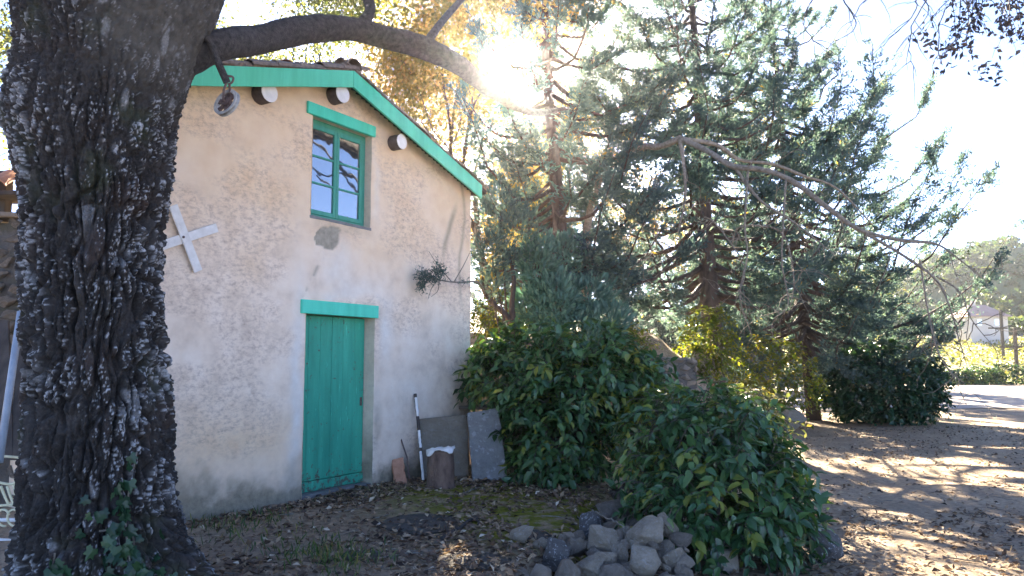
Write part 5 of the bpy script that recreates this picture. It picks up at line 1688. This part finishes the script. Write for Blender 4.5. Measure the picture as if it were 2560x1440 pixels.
# vines in rows
lp = []
for row in range(26):
    Y = 59 + row * 1.35
    n = 620; X = g.uniform(17, 100, n); yy = Y + g.normal(size=n) * .18
    z = terrain(X, yy) + np.abs(g.normal(size=n)) * .28 + .05
    lp.append(np.stack([X, yy, z], 1))
lp = np.concatenate(lp); n = len(lp)
V, F, k = leaves(lp, rdir(n, g), rdir(n, g) + np.array([0, 0, .6]), g.uniform(.22, .4, n), g.uniform(.18, .3, n))
tag(mk('vines', V, F, MAT['vine'], None, attrs={'v': np.repeat(g.random(n), k)}), kind='stuff')
for i, (px, pt, pb, Y, lab) in enumerate(((2540, 820, 885, 60, 'dark wooden post in the vineyard at the picture edge'), (2505, 775, 830, 72, 'slim dark post beside the far house'))):
    b = at(px, pb, Y); b[2] = tz(b[0], Y); top = at(px, pt, Y)[2]
    V, F = box(-.11, .11, -.11, .11, -.1, top - b[2], .02)
    p_ = empty('post', b, lab, 'post', 'posts by the vineyard')
    mk('shaft', np.array(V) + b, F, MAT['darkwood'], p_)
    V, F = box(-.9, .9, -.05, .05, (top - b[2]) * .62, (top - b[2]) * .62 + .14, .01)
    mk('rail', np.array(V) + b + [-.5, -.22, 0], F, MAT['darkwood'], p_)
MAT['farwall'] = simple('far_wall', (.50, .45, .42), (.62, .57, .53), .6, .9, .2, .02)
MAT['farroof'] = simple('far_roof', (.45, .28, .22), (.58, .40, .33), .8, .9, .3, .05)


def far_house():
    Y = 90.0
    b = at(2445, 840, Y); gz = hill_z(np.array([b[0]]), np.array([Y + 4]))[0] - .5; b[2] = gz
    t = empty('far_house', b, 'pale far house with a pinkish tiled roof below the hill', 'house')
    W, D, H = 2.2, 2.2, at(2445, 792, Y)[2] - gz
    rz = at(2445, 762, Y)[2] - gz
    V, F = box(-W, W, -D, D, -1, H); mk('wall', np.array(V) + b, F, MAT['farwall'], t)
    V = [(-W - .4, -D - .4, H - .1), (W + .4, -D - .4, H - .1), (W + .4, D + .4, H - .1), (-W - .4, D + .4, H - .1), (-W * .45, 0, rz), (W * .45, 0, rz)]
    F = [(0, 1, 5, 4), (1, 2, 5), (2, 3, 4, 5), (3, 0, 4), (3, 2, 1, 0)]
    mk('roof', np.array(V) + b, F, MAT['farroof'], t)
    for x_ in (-1.1, .9):
        V, F = box(x_ - .25, x_ + .25, -D - .03, -D - .005, H - 1.1, H - .4); mk('window', np.array(V) + b, F, MAT['glass'], t)
    V, F = box(-.6, -.2, -.2, .2, rz - .3, rz + .7); mk('chimney', np.array(V) + b, F, MAT['farwall'], t)


far_house()
# the wooded hillside as one mass of leafy clumps
nT = 1500
X = g.uniform(15, 150, nT); Yy = g.uniform(100, 215, nT); Z = hill_z(X, Yy)
per = 46
r_ = g.uniform(.8, 1.8, nT)
v = rdir(nT * per, g); v[:, 2] = np.abs(v[:, 2]) * 1.1
C = np.repeat(np.stack([X, Yy, Z + r_ * .3], 1), per, 0); Rr = np.repeat(r_, per)
lp = C + v * Rr[:, None] * g.uniform(.75, 1.05, nT * per)[:, None]
n = len(lp)
V, F, k = leaves(lp, rdir(n, g), v + g.normal(size=v.shape) * .4, g.uniform(.6, 1.1, n), g.uniform(.5, .9, n))
hue = np.clip(np.repeat(g.normal(.45, .25, nT), per) + g.normal(size=n) * .08, 0, 1)
tag(mk('hillside_wood', V, F, MAT['wood'], None, attrs={'v': np.repeat(hue, k)}), kind='stuff')

# ------------------------------------------------------------------ leaf litter, grass tufts
def scatter_litter():
    g = np.random.default_rng(95)
    A = []
    for x0, x1, y0, y1, n in ((-3.2, 1.4, 4.6, 9.6, 17000), (.5, 9, 4.6, 9, 7500), (1, 14, 9, 20, 9000), (-5, -3, 5, 8, 800), (-2.2, .6, 7.2, 10.2, 1800)):
        X, Y = g.uniform(x0, x1, n), g.uniform(y0, y1, n)
        d = fbm(np.stack([X * 1.1, Y * 1.1, 0 * X], 1), 96, 3)
        k = g.random(n) < smooth(.33, .62, d) + .2
        # nothing inside the house
        rel = np.stack([X, Y], 1) - HO[:2]; s = rel @ HU[:2]; w = rel @ HV[:2]
        k &= ~((w > -.05) & (s < S1))
        A.append(np.stack([X[k], Y[k]], 1))
    A = np.concatenate(A)
    mo = np.exp(-((A[:, 0] / .9) ** 2 + ((A[:, 1] - 8.0) / 1.1) ** 2)) + np.exp(-(((A[:, 0] - .3) / .55) ** 2 + ((A[:, 1] - 6.9) / .7) ** 2))
    A = A[g.random(len(A)) > .75 * mo * (vnoise(np.stack([A[:, 0] * 3, A[:, 1] * 3, 0 * A[:, 0]], 1), 97) > .4)]; n = len(A)
    z = terrain(A[:, 0], A[:, 1]) + g.uniform(.002, .03, n)
    P = np.stack([A[:, 0], A[:, 1], z], 1)
    D = g.normal(size=(n, 3)) * [1, 1, .28]; N = np.array([0, 0, 1.]) + g.normal(size=(n, 3)) * .45
    ln = g.uniform(.035, .085, n)
    V, F, k = leaves(P, D, N, ln, ln * g.uniform(.35, .7, n), .3)
    tag(mk('leaf_litter', V, F, MAT['litter'], None, attrs={'v': np.repeat(np.clip(g.normal(.42, .25, n), 0, 1), k)}), kind='stuff')
    # fallen twigs
    parts = []
    for _ in range(260):
        x_, y_ = g.uniform(-3, 8), g.uniform(4.8, 12)
        rel = np.array([x_, y_]) - HO[:2]
        if rel @ HV[:2] > -.05 and rel @ HU[:2] < S1: continue
        a = g.uniform(0, 6.3); L_ = g.uniform(.08, .4)
        q = np.array([[x_ + math.cos(a) * L_ * t, y_ + math.sin(a) * L_ * t, 0] for t in (0, .5, 1)]) + g.normal(size=(3, 3)) * .01
        q[:, 2] = terrain(q[:, 0], q[:, 1]) + .012
        parts.append(tube(q, g.uniform(.0025, .006), 4))
    V, F = join(parts); tag(mk('fallen_twigs', V, F, MAT['palebark']), kind='stuff')
    # grass and weeds
    P, D, Ln = [], [], []
    for px, py, n, sx, sy in ((800, 1390, 260, 70, 28), (860, 1410, 160, 60, 20), (1330, 1200, 120, 30, 10), (1560, 1330, 60, 40, 20), (560, 1330, 120, 60, 20), (2330, 1030, 250, 60, 10), (2000, 1420, 120, 60, 20), (640, 1300, 100, 60, 14)):
        for _ in range(n):
            q = onz(px + g.normal() * sx, py + g.normal() * sy, 0.0); q[2] = tz(q[0], q[1]); P.append(q)
            D.append((g.normal() * .5, g.normal() * .5, 1)); Ln.append(g.uniform(.04, .13))
    P, D, Ln = map(np.array, (P, D, Ln)); n = len(P)
    V, F, k = leaves(P, D, rdir(n, g), Ln, g.uniform(.006, .016, n), .1, 'strip')
    tag(mk('grass', V, F, MAT['grass'], None, attrs={'v': np.repeat(g.random(n), k)}), kind='stuff')


scatter_litter()


# ------------------------------------------------------------------ haze
V, F = box(-275, 275, -125, 290, -2, HAZE_TOP)
def haze_build(n):
    n.nt.nodes.remove(n.bs)
    v = n.n('VolumePrincipled')
    v.inputs['Color'].default_value = (.93, .96, 1, 1)
    v.inputs['Density'].default_value = .0005
    v.inputs['Anisotropy'].default_value = .90
    n.l(v.outputs[0], n.out.inputs['Volume'])
hz_ = mk('haze', V, F, M('thin_haze', haze_build))
tag(hz_, kind='stuff')
